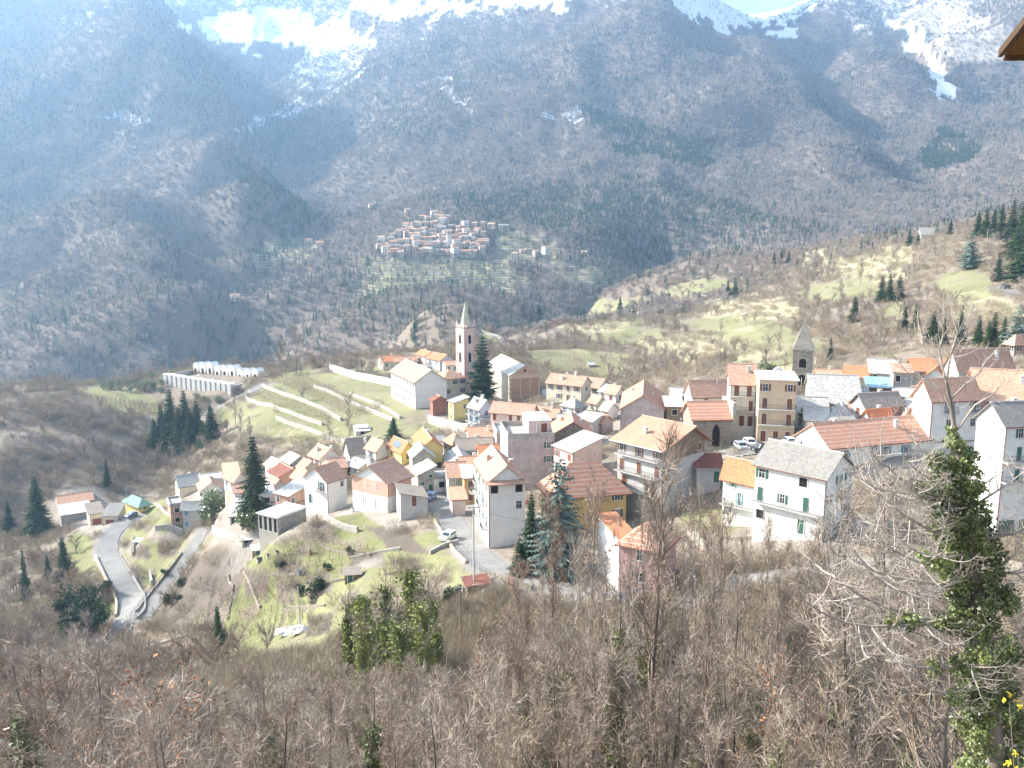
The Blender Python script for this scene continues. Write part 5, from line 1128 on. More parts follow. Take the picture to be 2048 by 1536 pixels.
# ================================================================ terraced vineyards: rows of posts and wires
M_VINE = leafmat('vine_wood', [(.27,.21,.15), (.36,.28,.2)], .9, .3)
def vine_row(pts, group, lab, hp=1.5):
    tr = track(pts, 2.2, 120, 900)
    if len(tr) < 4: return
    mb = MB(); m2 = MB(); pv = None
    for p in tr:
        z = gz(p.x, p.y); c = Vector((p.x, p.y, z)); mb.bar(c-Vector((0,0,.2)), c+Vector((0,0,hp*random.uniform(.85, 1.1))), .05, .05, 4)
        for k in range(3): q = c+Vector((random.uniform(-1,1), random.uniform(-.5,.5), 0)); m2.bar(q, q+Vector((random.uniform(-.2,.2), random.uniform(-.2,.2), hp*.6)), .04, .02, 3); sliver(m2, q+Vector((0,0,hp*.6)), (random.uniform(-1,1), random.uniform(-.5,.5), .3), 1.0, .06)
        if pv: mb.bar(pv+Vector((0,0,hp*.8)), c+Vector((0,0,hp*.8)), .02, .02, 3)
        pv = c
    o = mb.build('vine_row', M_VINE); tag(o, lab, 'vine row', group); m2.build('vines', M_VINE, o)
def lerp_rows(A, B, n, group, lab, hp=1.5):
    A = P(A); B = P(B)
    for i in range(n):
        t = (i+.5)/n; vine_row([(a[0]*(1-t)+b[0]*t, a[1]*(1-t)+b[1]*t) for a, b in zip(A, B)], group, lab, hp)
lerp_rows('540 763,620 795,700 835', '600 750,680 785,760 825', 8, 'vine rows above the left quarter', 'row of bare vines above the left quarter')
lerp_rows('500 792,580 822,650 842', '530 780,600 806,665 832', 4, 'vine rows above the left quarter', 'row of bare vines above the left quarter')
lerp_rows('165 790,250 800,330 812', '165 806,250 818,330 832', 6, 'vine rows left of the dark firs', 'row of vines left of the dark firs')
lerp_rows('1060 695,1150 708,1260 725', '1085 735,1170 748,1265 756', 7, 'vine rows right of the church', 'row of bare vines on the terraces right of the church')
lerp_rows('480 1215,560 1205,610 1200', '470 1290,540 1280,600 1270', 3, 'vine rows on the lower terraces', 'row of short vine posts on the lower green terraces', 1.1)
lerp_rows('540 1110,600 1105,700 1095', '540 1170,600 1160,700 1150', 4, 'post rows in the gardens', 'row of short posts in the vegetable gardens', 1.1)
lerp_rows('640 1070,700 1085,750 1098', '630 1100,690 1110,740 1120', 2, 'post rows in the gardens', 'row of short posts in the vegetable gardens', 1.1)

# ================================================================ garden things
def gshed(u, v, w_, d_, h, rz, wm, rm, label, open_=True):
    p = hit(u, v, 90, 400); o = empty('garden_shed', (p.x, p.y, gz(p.x, p.y)), R(rz)); tag(o, label, 'shed'); FOOT.append((p.x, p.y, R(rz), d_, w_))
    MB().box(0, w_, 0, d_, -1.5, h).build('wall', wm, o); link('roof', uvmesh('roof', [[(-.3,-.3,h+.02),(w_+.3,-.3,h+.02),(w_+.3,d_+.3,h+.5),(-.3,d_+.3,h+.5)]], [rm], .08), o)
    put('door', m_door('green' if open_ else 'brown', .8, 1.7), o, (w_*.35, -.003, .85))
gshed(505, 1118, 3.4, 2.4, 1.9, 20, WM['stone'], RM['slate'], 'small stone garden shed on the upper terraces'); gshed(690, 1170, 2.6, 2.0, 1.8, 10, WM['wood'], RM['brown'], 'boarded tool shed among the garden terraces'); gshed(268, 1096, 2.6, 2.0, 1.8, 0, WM['concrete'], RM['slate'], 'concrete tool shed between the hairpin road and the lane')
gshed(935, 1195, 3.4, 2.2, 1.7, 20, WM['wood'], RM['darkred'], 'rusty roofed hen house under the road bend'); gshed(715, 868, 3, 2.4, 2, 10, WM['white'], RM['white'], 'little white hut above the left quarter beside the thin pole')
for u, v, lb in ((515,1128,'left'),(535,1120,'middle'),(552,1112,'right')):
    p = hit(u, v); o = empty('cold_frame', (p.x, p.y, gz(p.x, p.y)), R(25)); tag(o, lb+' one of three low concrete cold frames under the unfinished house', 'cold frame'); b_ = MB(); b_.box(0,2.6,0,.12,-.4,.6); b_.box(0,2.6,1.4,1.52,-.4,.75); b_.box(0,.12,.12,1.4,-.4,.65); b_.box(2.48,2.6,.12,1.4,-.4,.65); b_.build('frame', WM['concrete'], o); MB().box(.05,2.55,.05,1.47,.76,.79).build('lid', PM['dark'], o)
for u, v, c, lb in ((606,1148,'white','white water barrel on the garden terraces'),(600,1150,'blue','blue water barrel on the garden terraces'),(622,1108,'redbrown','rusty red barrel on the garden terraces'),(706,1024,'white','white drum at the top of the bright meadow')):
    p = hit(u, v); o = MB().bar((0,0,-.2), (0,0,.95), .34, .34, 12, 0, True).build('barrel', PM[c]); o.location = (p.x, p.y, gz(p.x, p.y)); tag(o, lb, 'barrel'); MB().bar((0,0,.95), (0,0,1.0), .37, .37, 12, 0, True).build('rim', PM['rail'], o)
random.seed(8)
for u, v, lb in ((575,1268,'left'),(598,1266,'right')):
    p = hit(u, v); m_ = MB(); n = 7; V = [(-2+4*i/6+random.uniform(-.2,.2), -1.2+2.4*j/6+random.uniform(-.2,.2), .2+.9*math.sin(pi*i/6)*math.sin(pi*j/6)+random.uniform(0,.3)) for i in range(n) for j in range(n)]
    m_.add(V+[(x,y,-.5) for x,y,z in V], [(i*n+j,(i+1)*n+j,(i+1)*n+j+1,i*n+j+1) for i in range(n-1) for j in range(n-1)]); o = m_.build('tarpaulin', WM['white']); o.location = (p.x, p.y, gz(p.x, p.y)); tag(o, lb+' of two pale crumpled tarpaulins on the lower terraces', 'tarpaulin')
for s_, lb in (('455 1150,470 1190,455 1240','long edging wall on the left of the bright strip'),('487 1145,500 1180,520 1215','right edging wall of the bright strip'),('537 1150,560 1150,590 1152','kerb above the lower soil bed'),('560 1225,600 1215,650 1212','low broken wall across the lower terraces'),('640 1090,680 1108,740 1112','low wall below the bright meadow'),('770 1150,800 1140,850 1145','crumbled wall at the right end of the gardens'),('600 1180,640 1175,690 1160','dry-stone edge in the middle of the gardens')):
    W(s_, .4, .32, st_, lb)
# ================================================================ paved ground close round the houses
near_h = np.zeros(X.shape, np.float32); mz = np.nonzero((DG > 100) & (DG < 345) & (TG > -.62) & (TG < .62)); xx, yy = X[mz], Y[mz]; dd = np.full(xx.shape, 99.)
for px, py, t, a, b in FOOT:
    dx = xx-px; dy = yy-py; lx = dx*cos(t)+dy*sin(t); ly = -dx*sin(t)+dy*cos(t); dd = np.minimum(dd, np.hypot(np.maximum(np.maximum(-lx, lx-b), 0), np.maximum(np.maximum(-ly, ly-a), 0)))
near_h[mz] = 1-sm(2.0, 5.5, dd+fbm(xx, yy, 6, 3, 12)*2.5)
rock = np.maximum(rock, near_h*.6*(green < .3)); aa2 = terrain.data.color_attributes['cover_two']; aa2.data.foreach_set('color', np.stack([np.broadcast_to(q, X.shape) for q in (bare, rock, woods, roadm)], -1).astype(np.float32).ravel())
# ================================================================ trees
def rv(s=1.0): return Vector((random.gauss(0, s), random.gauss(0, s), random.gauss(0, s)))
def bare_tree(seed, H_=10., spread=.35, limbs=16, sub=9, tw=8, tr_r=.13, slender=False, leaves=0, ivy=0, isz=.07, irad=.34, imat=None):
    """trunk mesh and crown mesh of a leafless tree"""
    random.seed(seed); T = MB(); C = MB(); Lf = MB(); Iv = MB()
    pts = [Vector((0,0,-.4))]; n = 8; d = Vector((random.uniform(-.08,.08), random.uniform(-.08,.08), 1))
    for i in range(n): pts.append(pts[-1]+(d+Vector((random.gauss(0,.07), random.gauss(0,.07), 0)))*(H_/n))
    rad = [tr_r*(1-.85*i/n) for i in range(n+1)]; T.tube(pts, rad, 6)
    def tip(p, dr, L):
        for k in range(2): sliver(C, p+dr*L*random.random()*.6, dr+rv(.45)+Vector((0,0,.2)), L*random.uniform(.5,1.0), .022)
    for i in range(limbs):
        t = .22+.76*(i+random.random())/limbs; x = t*n; k = min(n-1, int(x)); p = pts[k].lerp(pts[k+1], x-k)
        a = random.uniform(0, 2*pi); L = H_*spread*(1.15-t*.75)*random.uniform(.7, 1.25); up = random.uniform(.35, 1.0) if not slender else random.uniform(.9, 1.8)
        dr = Vector((cos(a), sin(a), up)).normalized(); lp = [p]; 
        for s_ in range(5): dr = (dr+Vector((0,0,.16))+rv(.10)).normalized(); lp.append(lp[-1]+dr*L/5)
        r0 = tr_r*(1-t*.8)*.5; C.tube(lp, [r0*(1-.16*s_) for s_ in range(6)], 4)
        for j in range(sub):
            q = .2+.8*j/sub; s_ = min(4, int(q*5)); b = lp[s_].lerp(lp[s_+1], q*5-s_); dd = ((lp[s_+1]-lp[s_]).normalized()+rv(.55)).normalized(); l2 = L*random.uniform(.25, .5)*(1.2-q*.5)
            mid = b+dd*l2*.5; dd2 = (dd+rv(.25)+Vector((0,0,.2))).normalized(); e = mid+dd2*l2*.5
            C.tube([b, mid, e], [r0*.35, r0*.25, r0*.1], 3)
            for m in range(tw):
                f_ = random.random(); o = b.lerp(mid, f_*2) if f_ < .5 else mid.lerp(e, f_*2-1); d3 = (dd2+rv(.6)+Vector((0,0,.15))).normalized(); l3 = random.uniform(.35, .95)
                sliver(C, o, d3, l3, .028); sliver(C, o+d3*l3*.4, d3+rv(.5), l3*.6, .02)
                if leaves and random.random() < leaves:
                    c = o+d3*l3*random.random()+rv(.04); a1 = rv(.055); a2 = rv(.055); Lf.add([c, c+a1, c+a1+a2, c+a2], [(0,1,2,3)])
    if ivy:
        for i in range(ivy):
            t = random.random()**1.1*(.97 if irad > .5 else .8); x = t*n; k = min(n-1, int(x)); p = pts[k].lerp(pts[k+1], x-k); a = random.uniform(0, 2*pi); rr = tr_r+abs(random.gauss(.0, irad))*(1-t*.4)*(1+.8*sin(t*17+a*2)*.5)
            c = p+Vector((cos(a)*rr, sin(a)*rr, random.gauss(0,.1))); a1 = rv(isz); a2 = rv(isz); Iv.add([c, c+a1, c+a1+a2, c+a2], [(0,1,2,3)])
    return T.mesh('trunk', [M_BARK], True), C.mesh('crown', [M_TWIG]), (Lf.mesh('leaves', [M_DEADLEAF]) if Lf.v else None), (Iv.mesh('ivy', [imat or M_IVY]) if Iv.v else None)
def conifer(seed, H_=12., Rm=2.6, mat=None, cone=1.0, droop=.35, layers=26, dens=1.0, sparse_top=0.0, crown0=.06):
    random.seed(seed); T = MB(); C = MB(); T.tube([(0,0,-.5), (0,0,H_*.5), (0,0,H_)], [H_*.016, H_*.01, .02], 6)
    for i in range(layers):
        t = crown0+(1-crown0)*(i+.3)/layers; z = H_*t; rr = Rm*(1-t)**(.75*cone)*random.uniform(.62, 1.18)+.12; nb = int((9+10*(1-t))*dens)
        if random.random() < sparse_top*t: nb = int(nb*.4)
        for j in range(nb):
            a = 2*pi*(j+random.random())/nb; rl = rr*random.uniform(.65, 1.15); d = Vector((cos(a), sin(a), 0)); sd_ = Vector((-sin(a), cos(a), 0)); dz = random.uniform(.6, 1.3)*droop
            C.bar(Vector((0,0,z)), Vector((0,0,z))+d*rl*.7-Vector((0,0,rl*dz*.5)), .03, .015, 3, 1)
            m = max(3, int(rl/.34))
            for k in range(m):
                f_ = (k+.7)/m; c = Vector((0,0,z))+d*rl*f_+Vector((0,0,-rl*f_*dz+rl*.12*f_*f_)); wd = rl*.30*(1.15-f_)+.10
                for s_ in (-1, 1):
                    q = c+sd_*s_*wd*random.uniform(.7, 1.2)+d*wd*.7+Vector((0,0,-wd*random.uniform(.1, .7))); e = Vector((0,0,.10+wd*.18))
                    C.add([c+e*random.uniform(.3, 1), c-e+d*.1, q+rv(.05)], [(0,1,2)])
                q = c+d*wd*.9-Vector((0,0,wd*.4*random.random())); C.add([c+sd_*.16+Vector((0,0,.05)), c-sd_*.16, q+rv(.05)], [(0,1,2)])
    return T.mesh('trunk', [M_BARK]), C.mesh('crown', [mat or M_NEEDLE, M_BARK])
def bushmesh(seed, H_=3., mat=None, n=900, sq=1.0, leaf=.13):
    random.seed(seed); C = MB(); T = MB()
    lob = [(random.uniform(-.5,.5)*H_*sq, random.uniform(-.5,.5)*H_*sq, random.uniform(.3,.8)*H_, random.uniform(.2,.4)*H_) for _ in range(9)]
    for i in range(6): T.bar((0,0,-.3), (lob[i][0]*.8, lob[i][1]*.8, lob[i][2]), .05, .02, 4)
    for i in range(n):
        x, y, z, r = random.choice(lob); v = rv().normalized()*r*random.uniform(.55, 1.08); c = Vector((x, y, max(.05, z)))+v
        if c.z < 0: c.z = .1
        a1 = rv(leaf); a2 = rv(leaf); C.add([c, c+a1, c+a1+a2, c+a2], [(0,1,2,3)])
    return T.mesh('trunk', [M_BARK]), C.mesh('crown', [mat or M_NEEDLE])
def plant(name, meshes, loc, scale, rz, label, cat, group=None):
    """thing = trunk mesh; crown (and leaves) as its parts"""
    o = link(name, meshes[0]); o.location = loc; o.scale = (scale,)*3 if isinstance(scale, (int, float)) else scale; o.rotation_euler = (0, 0, rz); tag(o, label, cat, group)
    for m in meshes[1:]:
        if m is not None: link(m.name.split('.')[0], m, o)
    return o
SP = [conifer(40+i, 12., 2.5+.3*i, droop=.4) for i in range(3)]; CD = conifer(50, 12., 3.6, cone=.8, droop=.12, layers=20); BC = conifer(51, 12., 3.3, M_CEDAR, cone=.75, droop=.28, layers=30, dens=.85, sparse_top=.9)
COLM = conifer(53, 12., 1.3, cone=.5, droop=.9, layers=34, mat=M_NEEDLE); IVC = bushmesh(54, 3., M_IVY, 1500, .8)
def tree_px(name, protos, u, vt, vb, label, cat, group=None, H0=12., wide=1.0, D=None):
    p = hit(u, vb, 60, 900) if D is None else at(u, vb, D); Dh = math.hypot(p.x, p.y); g0 = gz(p.x, p.y); zt = at(u, vt, Dh).z; hh = max(1.0, zt-g0); s_ = hh/H0
    return plant(name, protos, (p.x, p.y, g0-.1), (s_*wide, s_*wide, s_), random.uniform(0, 6.28), label, cat, group)
random.seed(99)
tree_px('spruce_tree', SP[1], 512, 870, 1030, 'tallest dark spruce standing alone among the houses of the left quarter', 'spruce', H0=12., wide=1.15)
g_ = 'dark firs in the clump left of the vineyard'
for u, vt, vb in ((325,808,893),(345,776,893),(373,779,890),(396,796,882),(424,806,885),(310,835,896),(360,812,905),(407,838,893),(335,820,900),(384,815,900)): tree_px('fir_tree', SP[random.randrange(3)], u, vt, vb, 'dark fir of the dense clump left of the vineyard', 'fir', g_, wide=1.25)
for u, vt, vb, lb, w_ in ((78,950,1068,'big dark spruce left of the bleached-roof outbuilding',1.25),(131,1073,1165,'dark spruce left of the lower hairpin meadow',1.1),(98,1105,1165,'slim dark conifer between the ivy column and the spruce at the left',.8),(55,1092,1215,'tall ivy-green columnar tree at the left edge',.6),(20,1000,1060,'dark conifer at the far left edge behind the wood',1.0),(787,836,880,'round dark evergreen on the slope above the left quarter',2.0),(440,1210,1320,'greenish spruce in the wood at the lower left',1.0),(1040,1075,1150,'drooping dark spruce beside the village road bend',1.5),
  (1062,985,1130,'narrow dark conifer behind the blue cedar',.8),(1240,590,622,'small lone dark fir on the green spur',1.0),(1455,556,597,'left one of two dark firs beside the farm roofs',1.2),(1470,551,595,'right one of two dark firs beside the farm roofs',1.2),(1708,590,645,'lone dark spruce above the old bell tower',1.2),(1808,609,665,'left one of two spruces above the old quarter',1.1),(1830,604,664,'right one of two spruces above the old quarter',1.1),(1660,672,720,'thin dark conifer in the brush right of the old bell tower',.8),(215,915,975,'dark slim conifer in the wood below the vineyard',.9)):
    tree_px('spruce_tree', SP[random.randrange(3)], u, vt, vb, lb, 'spruce', wide=w_)
tree_px('cedar_tree', CD, 965, 671, 806, 'big dark cedar in front of the church beside the pink bell tower', 'cedar', wide=.95)
tree_px('blue_cedar', BC, 1118, 912, 1145, 'blue-green cedar with a thin top in front of the ochre house', 'cedar', wide=1.12)
tree_px('blue_cedar', BC, 1938, 460, 538, 'pale blue cedar below the big hall on the right slope', 'cedar', wide=1.2); tree_px('blue_cedar', BC, 2034, 605, 700, 'pale blue cedar at the right edge above the pink villa', 'cedar', wide=1.3)
for u, vt, vb in ((1548,500,530),(1562,497,528),(1577,500,530),(1778,545,603),(1762,550,606),(1797,547,602),(1865,620,685),(1885,632,692),(1918,607,692),(1955,630,690),(1985,622,697),(1975,640,700),(2005,630,700),(1818,455,492),(1835,463,492),(1900,437,470),(1955,418,472),(1970,412,474),(1985,416,476),(2000,405,478),(2022,394,485),(2038,400,515),(2045,430,560),(1995,505,562),(2030,450,520),(1078,600,635)):
    tree_px('fir_tree', SP[random.randrange(3)], u, vt, vb, 'dark fir on the right-hand slope', 'fir', 'firs scattered on the right-hand slope', wide=random.uniform(1.0, 1.4))
for u, vt, vb, lb, mt in ((429,980,1045,'yellowish evergreen at the head of the lane',M_IVY),(497,1018,1062,'round yellow-green laurel left of the unfinished brick house',M_IVY),(1535,718,750,'yellow-green shrub behind the beige block',M_IVY)):
    b = bushmesh(int(u), 3., mt, 1100, .7, .12); tree_px('evergreen_shrub', b, u, vt, vb, lb, 'shrub', H0=3.2)
DB = [bushmesh(70+i, 3., M_NEEDLE, 1500, .9, .12) for i in range(2)]
for u, vt, vb in ((150,1170,1215),(170,1185,1235),(190,1200,1258),(140,1195,1240),(205,1160,1190),(160,1210,1262)): tree_px('evergreen_shrub', DB[u % 2], u, vt, vb, 'dark evergreen thicket shrub left of the hairpin', 'shrub', 'dark evergreen shrubs left of the hairpin', H0=3.2)
for u, v, h_ in ((625,1195,3.4),(330,1150,1.6),(365,1172,2.0),(345,1210,2.6),(560,1135,1.4),(700,1110,1.5),(655,1140,1.4),(835,1205,2.0),(905,1205,2.4),(740,1285,2.2)): 
    p = hit(u, v); plant('evergreen_shrub', DB[u % 2], p, h_/3, u, 'small dark evergreen shrub on the garden terraces', 'shrub', 'evergreen shrubs on the garden terraces')
OL = bushmesh(80, 3., M_OLIVE, 700, .8, .1)
for u, v in [(a, b) for b in (775, 783, 760) for a in range(205, 330, 17)]+[(395,800),(412,808),(430,802),(445,812)]: p = hit(u+random.uniform(-5,5), v+random.uniform(-4,4), 250, 600); plant('olive_tree', OL, p, random.uniform(.9, 1.4), u, 'grey-green olive tree beside the cemetery', 'olive tree', 'olive trees beside the cemetery')
# brown-leaved and bare trees that can be told apart
BT = [bare_tree(100+i, 10., .30+.05*(i % 3), limbs=17, sub=9, tw=8, slender=(i % 2 == 0)) for i in range(5)]
BTL = [bare_tree(120+i, 10., .38, limbs=17, sub=9, tw=8, leaves=.9) for i in range(2)]
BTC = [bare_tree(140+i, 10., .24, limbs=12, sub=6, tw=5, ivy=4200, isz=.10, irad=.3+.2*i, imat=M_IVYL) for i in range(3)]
BTI = [bare_tree(130+i, 10., .26, limbs=13, sub=7, tw=6, ivy=3600) for i in range(3)]
def at_px(name, protos, u, vt, D, label, cat, group=None, H0=10., wide=1.0):
    th, _ = pix(u, vt); x, y = D*sin(th), D*cos(th); g0 = gz(x, y); zt = at(u, vt, D).z; s_ = max(1.5, zt-g0)/H0*1.0
    return plant(name, protos, (x, y, g0), (s_*wide, s_*wide, s_), random.uniform(0, 6.28), label, cat, group)
at_px('bare_tree', BT[0], 1338, 905, 44, 'tallest bare tree with dark trunk in front of the large balcony house', 'tree', wide=.62)
at_px('bare_tree', BT[2], 1300, 1010, 47, 'slender bare tree just left of the tallest one', 'tree', wide=.5)
at_px('bare_tree', BTI[0], 1232, 1130, 40, 'pale forked bare tree with ivy below the pink house', 'tree', wide=.7)
at_px('bare_tree', BT[1], 1450, 1010, 70, 'bare tree in front of the long white house', 'tree', wide=.6)
at_px('bare_tree', BTL[0], 1112, 1000, 88, 'bare tree with dry brown leaves in front of the ochre house', 'tree', wide=.5); at_px('bare_tree', BTL[1], 1180, 960, 92, 'brown-leaved tree in front of the red striped roof', 'tree', wide=.45)
at_px('bare_tree', BTL[0], 1030, 1130, 84, 'brown-leaved tree beside the road bend', 'tree', wide=.8); at_px('bare_tree', BTL[1], 1420, 1040, 96, 'brown-leaved tree at the lawn of the long white house', 'tree', wide=.7)
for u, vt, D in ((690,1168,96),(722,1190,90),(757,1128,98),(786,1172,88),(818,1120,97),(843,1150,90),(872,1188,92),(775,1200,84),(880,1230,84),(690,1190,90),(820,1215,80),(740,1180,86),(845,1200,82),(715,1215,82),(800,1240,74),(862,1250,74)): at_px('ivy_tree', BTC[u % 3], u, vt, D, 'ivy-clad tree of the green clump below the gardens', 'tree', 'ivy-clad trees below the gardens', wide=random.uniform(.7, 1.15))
for u, vt, D in ((1225,1300,38),(1310,1180,46),(1840,1400,33),(1600,1180,60),(1690,1210,52),(1400,1240,60),(620,1330,70)): at_px('ivy_tree', BTI[u % 3], u, vt, D, 'bare tree with an ivy-wrapped trunk in the foreground wood', 'tree', 'ivy-wrapped trees in the foreground wood', wide=.7)
for u, vt, D in ((1690,1010,48),(1770,985,52),(1640,1090,46),(1860,1040,56)): at_px('bare_tree', BT[u % 5], u, vt, D, 'bare tree crown mingling with the branches of the ivy-covered tree', 'tree', 'bare trees beside the ivy-covered tree', wide=.75)
for u, vt, D in ((1150,1110,44),(1190,1200,38),(1372,1120,46),(1392,1010,56),(1425,1130,42),(1490,1100,50),(1530,1060,58),(1575,1110,46),(1620,1120,42),(1085,1180,48),(1040,1210,44),(1555,1180,38)): at_px('bare_tree', BT[0 if u % 2 else 2], u, vt, D, 'tall thin bare tree screening the lower road', 'tree', 'tall thin trees screening the lower road', wide=.42)
# trees on the mid slopes standing out
for u, vt, vb in ((592,655,750),(565,675,755),(690,715,750),(715,700,752),(740,705,755),(765,710,752),(1330,690,750),(1290,700,760),(1240,705,750),(485,820,895),(470,790,850),(420,820,870),(700,820,890),(660,835,890),(500,835,880),(1610,560,620),(1680,560,620),(1560,640,700),(1440,640,700),(1350,620,670),(1760,620,680),(1720,520,570),(1640,520,560),(1500,560,600)):
    tree_px('bare_tree', BT[u % 5], u, vt, vb, 'bare tree standing out on the slope behind the town', 'tree', 'bare trees on the slopes behind the town', H0=10., wide=random.uniform(.8, 1.1))
# the wood on the camera's slope
VT = lambda u: float(np.interp(u, [0,180,260,430,640,700,900,930,1010,1150,1300,1420,1560,1680,1800,2048], [1215,1255,1330,1320,1340,1310,1320,1330,1225,1240,1235,1240,1190,1150,1110,1120]))
NEAR = []; random.seed(3); tries = 0
while len(NEAR) < 215 and tries < 20000:
    tries += 1; D = math.sqrt(random.uniform(30**2, 118**2)); th = random.uniform(-.56, .56)
    if len(NEAR) < 90: D = math.sqrt(random.uniform(30**2, 64**2))
    if any(abs(D-d)+abs(th-t)*D < (2.6 if D < 60 else 4.4) for d, t in NEAR): continue
    x, y = D*sin(th), D*cos(th); g0 = gz(x, y); ub, vb = proj(x, y, g0); lim = VT(ub); zt = at(ub, lim+random.uniform(0, 70), D).z; hmax = zt-g0
    if hmax < 3.0 or vb < lim-10: continue
    h_ = min(hmax, random.uniform(7, 13)); NEAR.append((D, th)); k = random.randrange(10); pr = BTL[k % 2] if k == 0 else BTI[k % 3] if k == 1 else BT[random.randrange(5)]
    plant('bare_tree', pr, (x, y, g0-.2), (h_/10*random.uniform(.8, 1.15),)*2+(h_/10,), random.uniform(0, 6.28), *{0: ('tree with dry brown leaves in the dense foreground wood', 'tree', 'brown-leaved trees of the foreground wood'), 1: ('tree with thin ivy on its trunk inside the foreground wood', 'tree', 'thinly ivied trees of the foreground wood')}.get(k, ('leafless tree of the dense foreground wood', 'tree', 'bare trees of the foreground wood')))
# near branches low in the frame (tree tops of the trees right under the viewpoint)
for u, vt, D in ((985,1395,17),(900,1430,19),(1060,1440,16),(1130,1460,18),(640,1440,22),(330,1400,26),(1560,1470,20),(480,1480,20),(150,1440,28),(1440,1440,24),(1680,1400,24),(780,1470,20)): at_px('bare_tree', BT[(u+1) % 5], u, vt, D, 'pale leafless tree top close to the viewpoint', 'tree', 'bare tree tops nearest the viewpoint', wide=.8)
# ---------------------------------------------------------------- undergrowth and thickets (countless)
def thicket(seed, H_=2.2, n=230, wd=.045, r=1.4, L=1.2):
    random.seed(seed); C = MB()
    for i in range(n):
        a = random.uniform(0, 6.28); rr = r*math.sqrt(random.random()); p = Vector((cos(a)*rr, sin(a)*rr, random.random()**1.5*H_*.7)); sliver(C, p, Vector((cos(a)*.6, sin(a)*.6, random.uniform(.2, 1.6)))+rv(.3), random.uniform(.5, 1.0)*L, wd*random.uniform(.6, 1.3))
    return C.mesh('thicket', [M_BRUSH])
def keepout(x, y, mrg):
    k = np.ones(x.shape, bool)
    for px, py, t, a, b in FOOT:
        dx = x-px; dy = y-py; lx = dx*cos(t)+dy*sin(t); ly = -dx*sin(t)+dy*cos(t); k &= ~((lx > -mrg) & (lx < b+mrg) & (ly > -mrg) & (ly < a+mrg))
    return k
town = inpoly(U_, V_, P('100 985,340 945,600 890,780 900,860 880,870 800,900 720,1100 760,1250 780,1370 740,1640 745,2048 640,2048 1100,1700 1130,1580 1100,1360 1100,1300 1190,1180 1190,1020 1170,900 1095,880 1040,620 1075,500 1080,400 1070,330 1070,300 1050,100 1055')) & (DG > 105) & (DG < 345)
thk = [thicket(200+i) for i in range(3)]; fine = [thicket(210+i, 2.0, 260, .024, 1.1, 1.0) for i in range(3)]
th, D = cloudpts(15000, 24, 120); x = D*np.sin(th); y = D*np.cos(th); z = sgrid(th, D); ok = (look(roadm, th, D) < .5) & keepout(x, y, 1.2) & (look(town*1, th, D) < .5) & (rng.random(len(D)) < np.where(look(green, th, D) > .5, .12, 1)*np.clip(D/60, .35, 1)) & (fbm(x, y, 9, 3, 88) > -.35)
n = ok.sum(); scatter('undergrowth', np.stack([x, y, z-.1], -1)[ok], rng.uniform(.6, 1.35, n), rng.uniform(0, 6.28, n), rng.integers(0, 3, n), fine, 'tangled leafless undergrowth on the near slope', 'undergrowth')
th, D = cloudpts(52000, 118, 620); x = D*np.sin(th); y = D*np.cos(th); z = sgrid(th, D); gn = look(green, th, D); tn_ = look(tan_, th, D); tw_ = look(town*1., th, D)
pr_ = np.clip(.9-.93*(gn > .4)-.6*tn_, .03, 1)*np.where(tw_ > .5, .75, 1)*np.where(look(near_h, th, D) > .3, .03, 1)*np.where(fbm(x, y, 22, 3, 89) > -.25, 1, .25)
ok = visible(th, D, z+3) & (look(roadm, th, D) < .5) & keepout(x, y, 1.5) & (rng.random(len(D)) < pr_*np.where((x > 40) & (D > 240), .5, .8)); n = ok.sum(); print('thickets', n)
scatter('brush', np.stack([x, y, z-.1], -1)[ok], rng.uniform(.5, 1.5, n)*np.where((look(near_h, th, D) > .02)[ok], .5, 1), rng.uniform(0, 6.28, n), rng.integers(0, 3, n), thk, 'leafless brush covering the slopes around the town', 'brush')
# bare woods beyond the first three hundred trees
wood = [mid_decid(301, .8), mid_decid(302, 1.1), mid_decid(303, .95)]
th, D = cloudpts(9000, 115, 620); x = D*np.sin(th); y = D*np.cos(th); z = sgrid(th, D); gn = look(green, th, D); tn_ = look(tan_, th, D); tw_ = look(town*1., th, D); ub, vb = proj(x, y, z)
dn = np.where((ub < 480) & (vb > 820), .8, np.where((ub > 1250) & (vb < 760), .35, .30))*np.where(gn > .4, .04, 1)*np.where(tn_ > .3, .25, 1)*np.where(tw_ > .5, 0, 1)*np.where(inpoly(ub, vb, P('300 1050,900 1060,940 1200,700 1300,380 1300,180 1280,150 1050')), .06, 1)
ok = visible(th, D, z+6) & (look(roadm, th, D) < .5) & keepout(x, y, 4) & (rng.random(len(D)) < dn); n = ok.sum(); print('mid trees', n)
scatter('bare_woodland', np.stack([x, y, z-.1], -1)[ok], rng.uniform(.5, 1.15, n), rng.uniform(0, 6.28, n), rng.integers(0, 3, n), wood, 'leafless woodland on the slopes around the town', 'woodland')
# ================================================================ the ivy-covered tree at the right and things at the frame edge
M_HERO = leafmat('grey_branches', [(.33,.29,.25), (.33,.29,.25)], .9, .3)
random.seed(42); D0 = 26.0
def h3(u, v, D=D0): return at(u, v, D)
tp = [h3(u, v) for u, v in ((2000,1720),(1995,1560),(1985,1420),(1962,1260),(1945,1120),(1932,1000),(1922,930),(1912,880),(1900,800),(1893,765))]
base = Vector((tp[0].x, tp[0].y, gz(tp[0].x, tp[0].y)-.3)); tp = [base]+tp
tr_ = [.28,.26,.24,.22,.19,.16,.13,.095,.07,.052,.042]; o0 = base.copy(); loc = lambda p: p-o0
T = MB(); T.tube([loc(p) for p in tp], tr_, 9)
hero = T.build('ivy_tree', M_BARK, None, True); hero.location = o0; tag(hero, 'large leafless tree wrapped in thick ivy at the right of the foreground', 'tree')
C = MB(); Iv = MB()
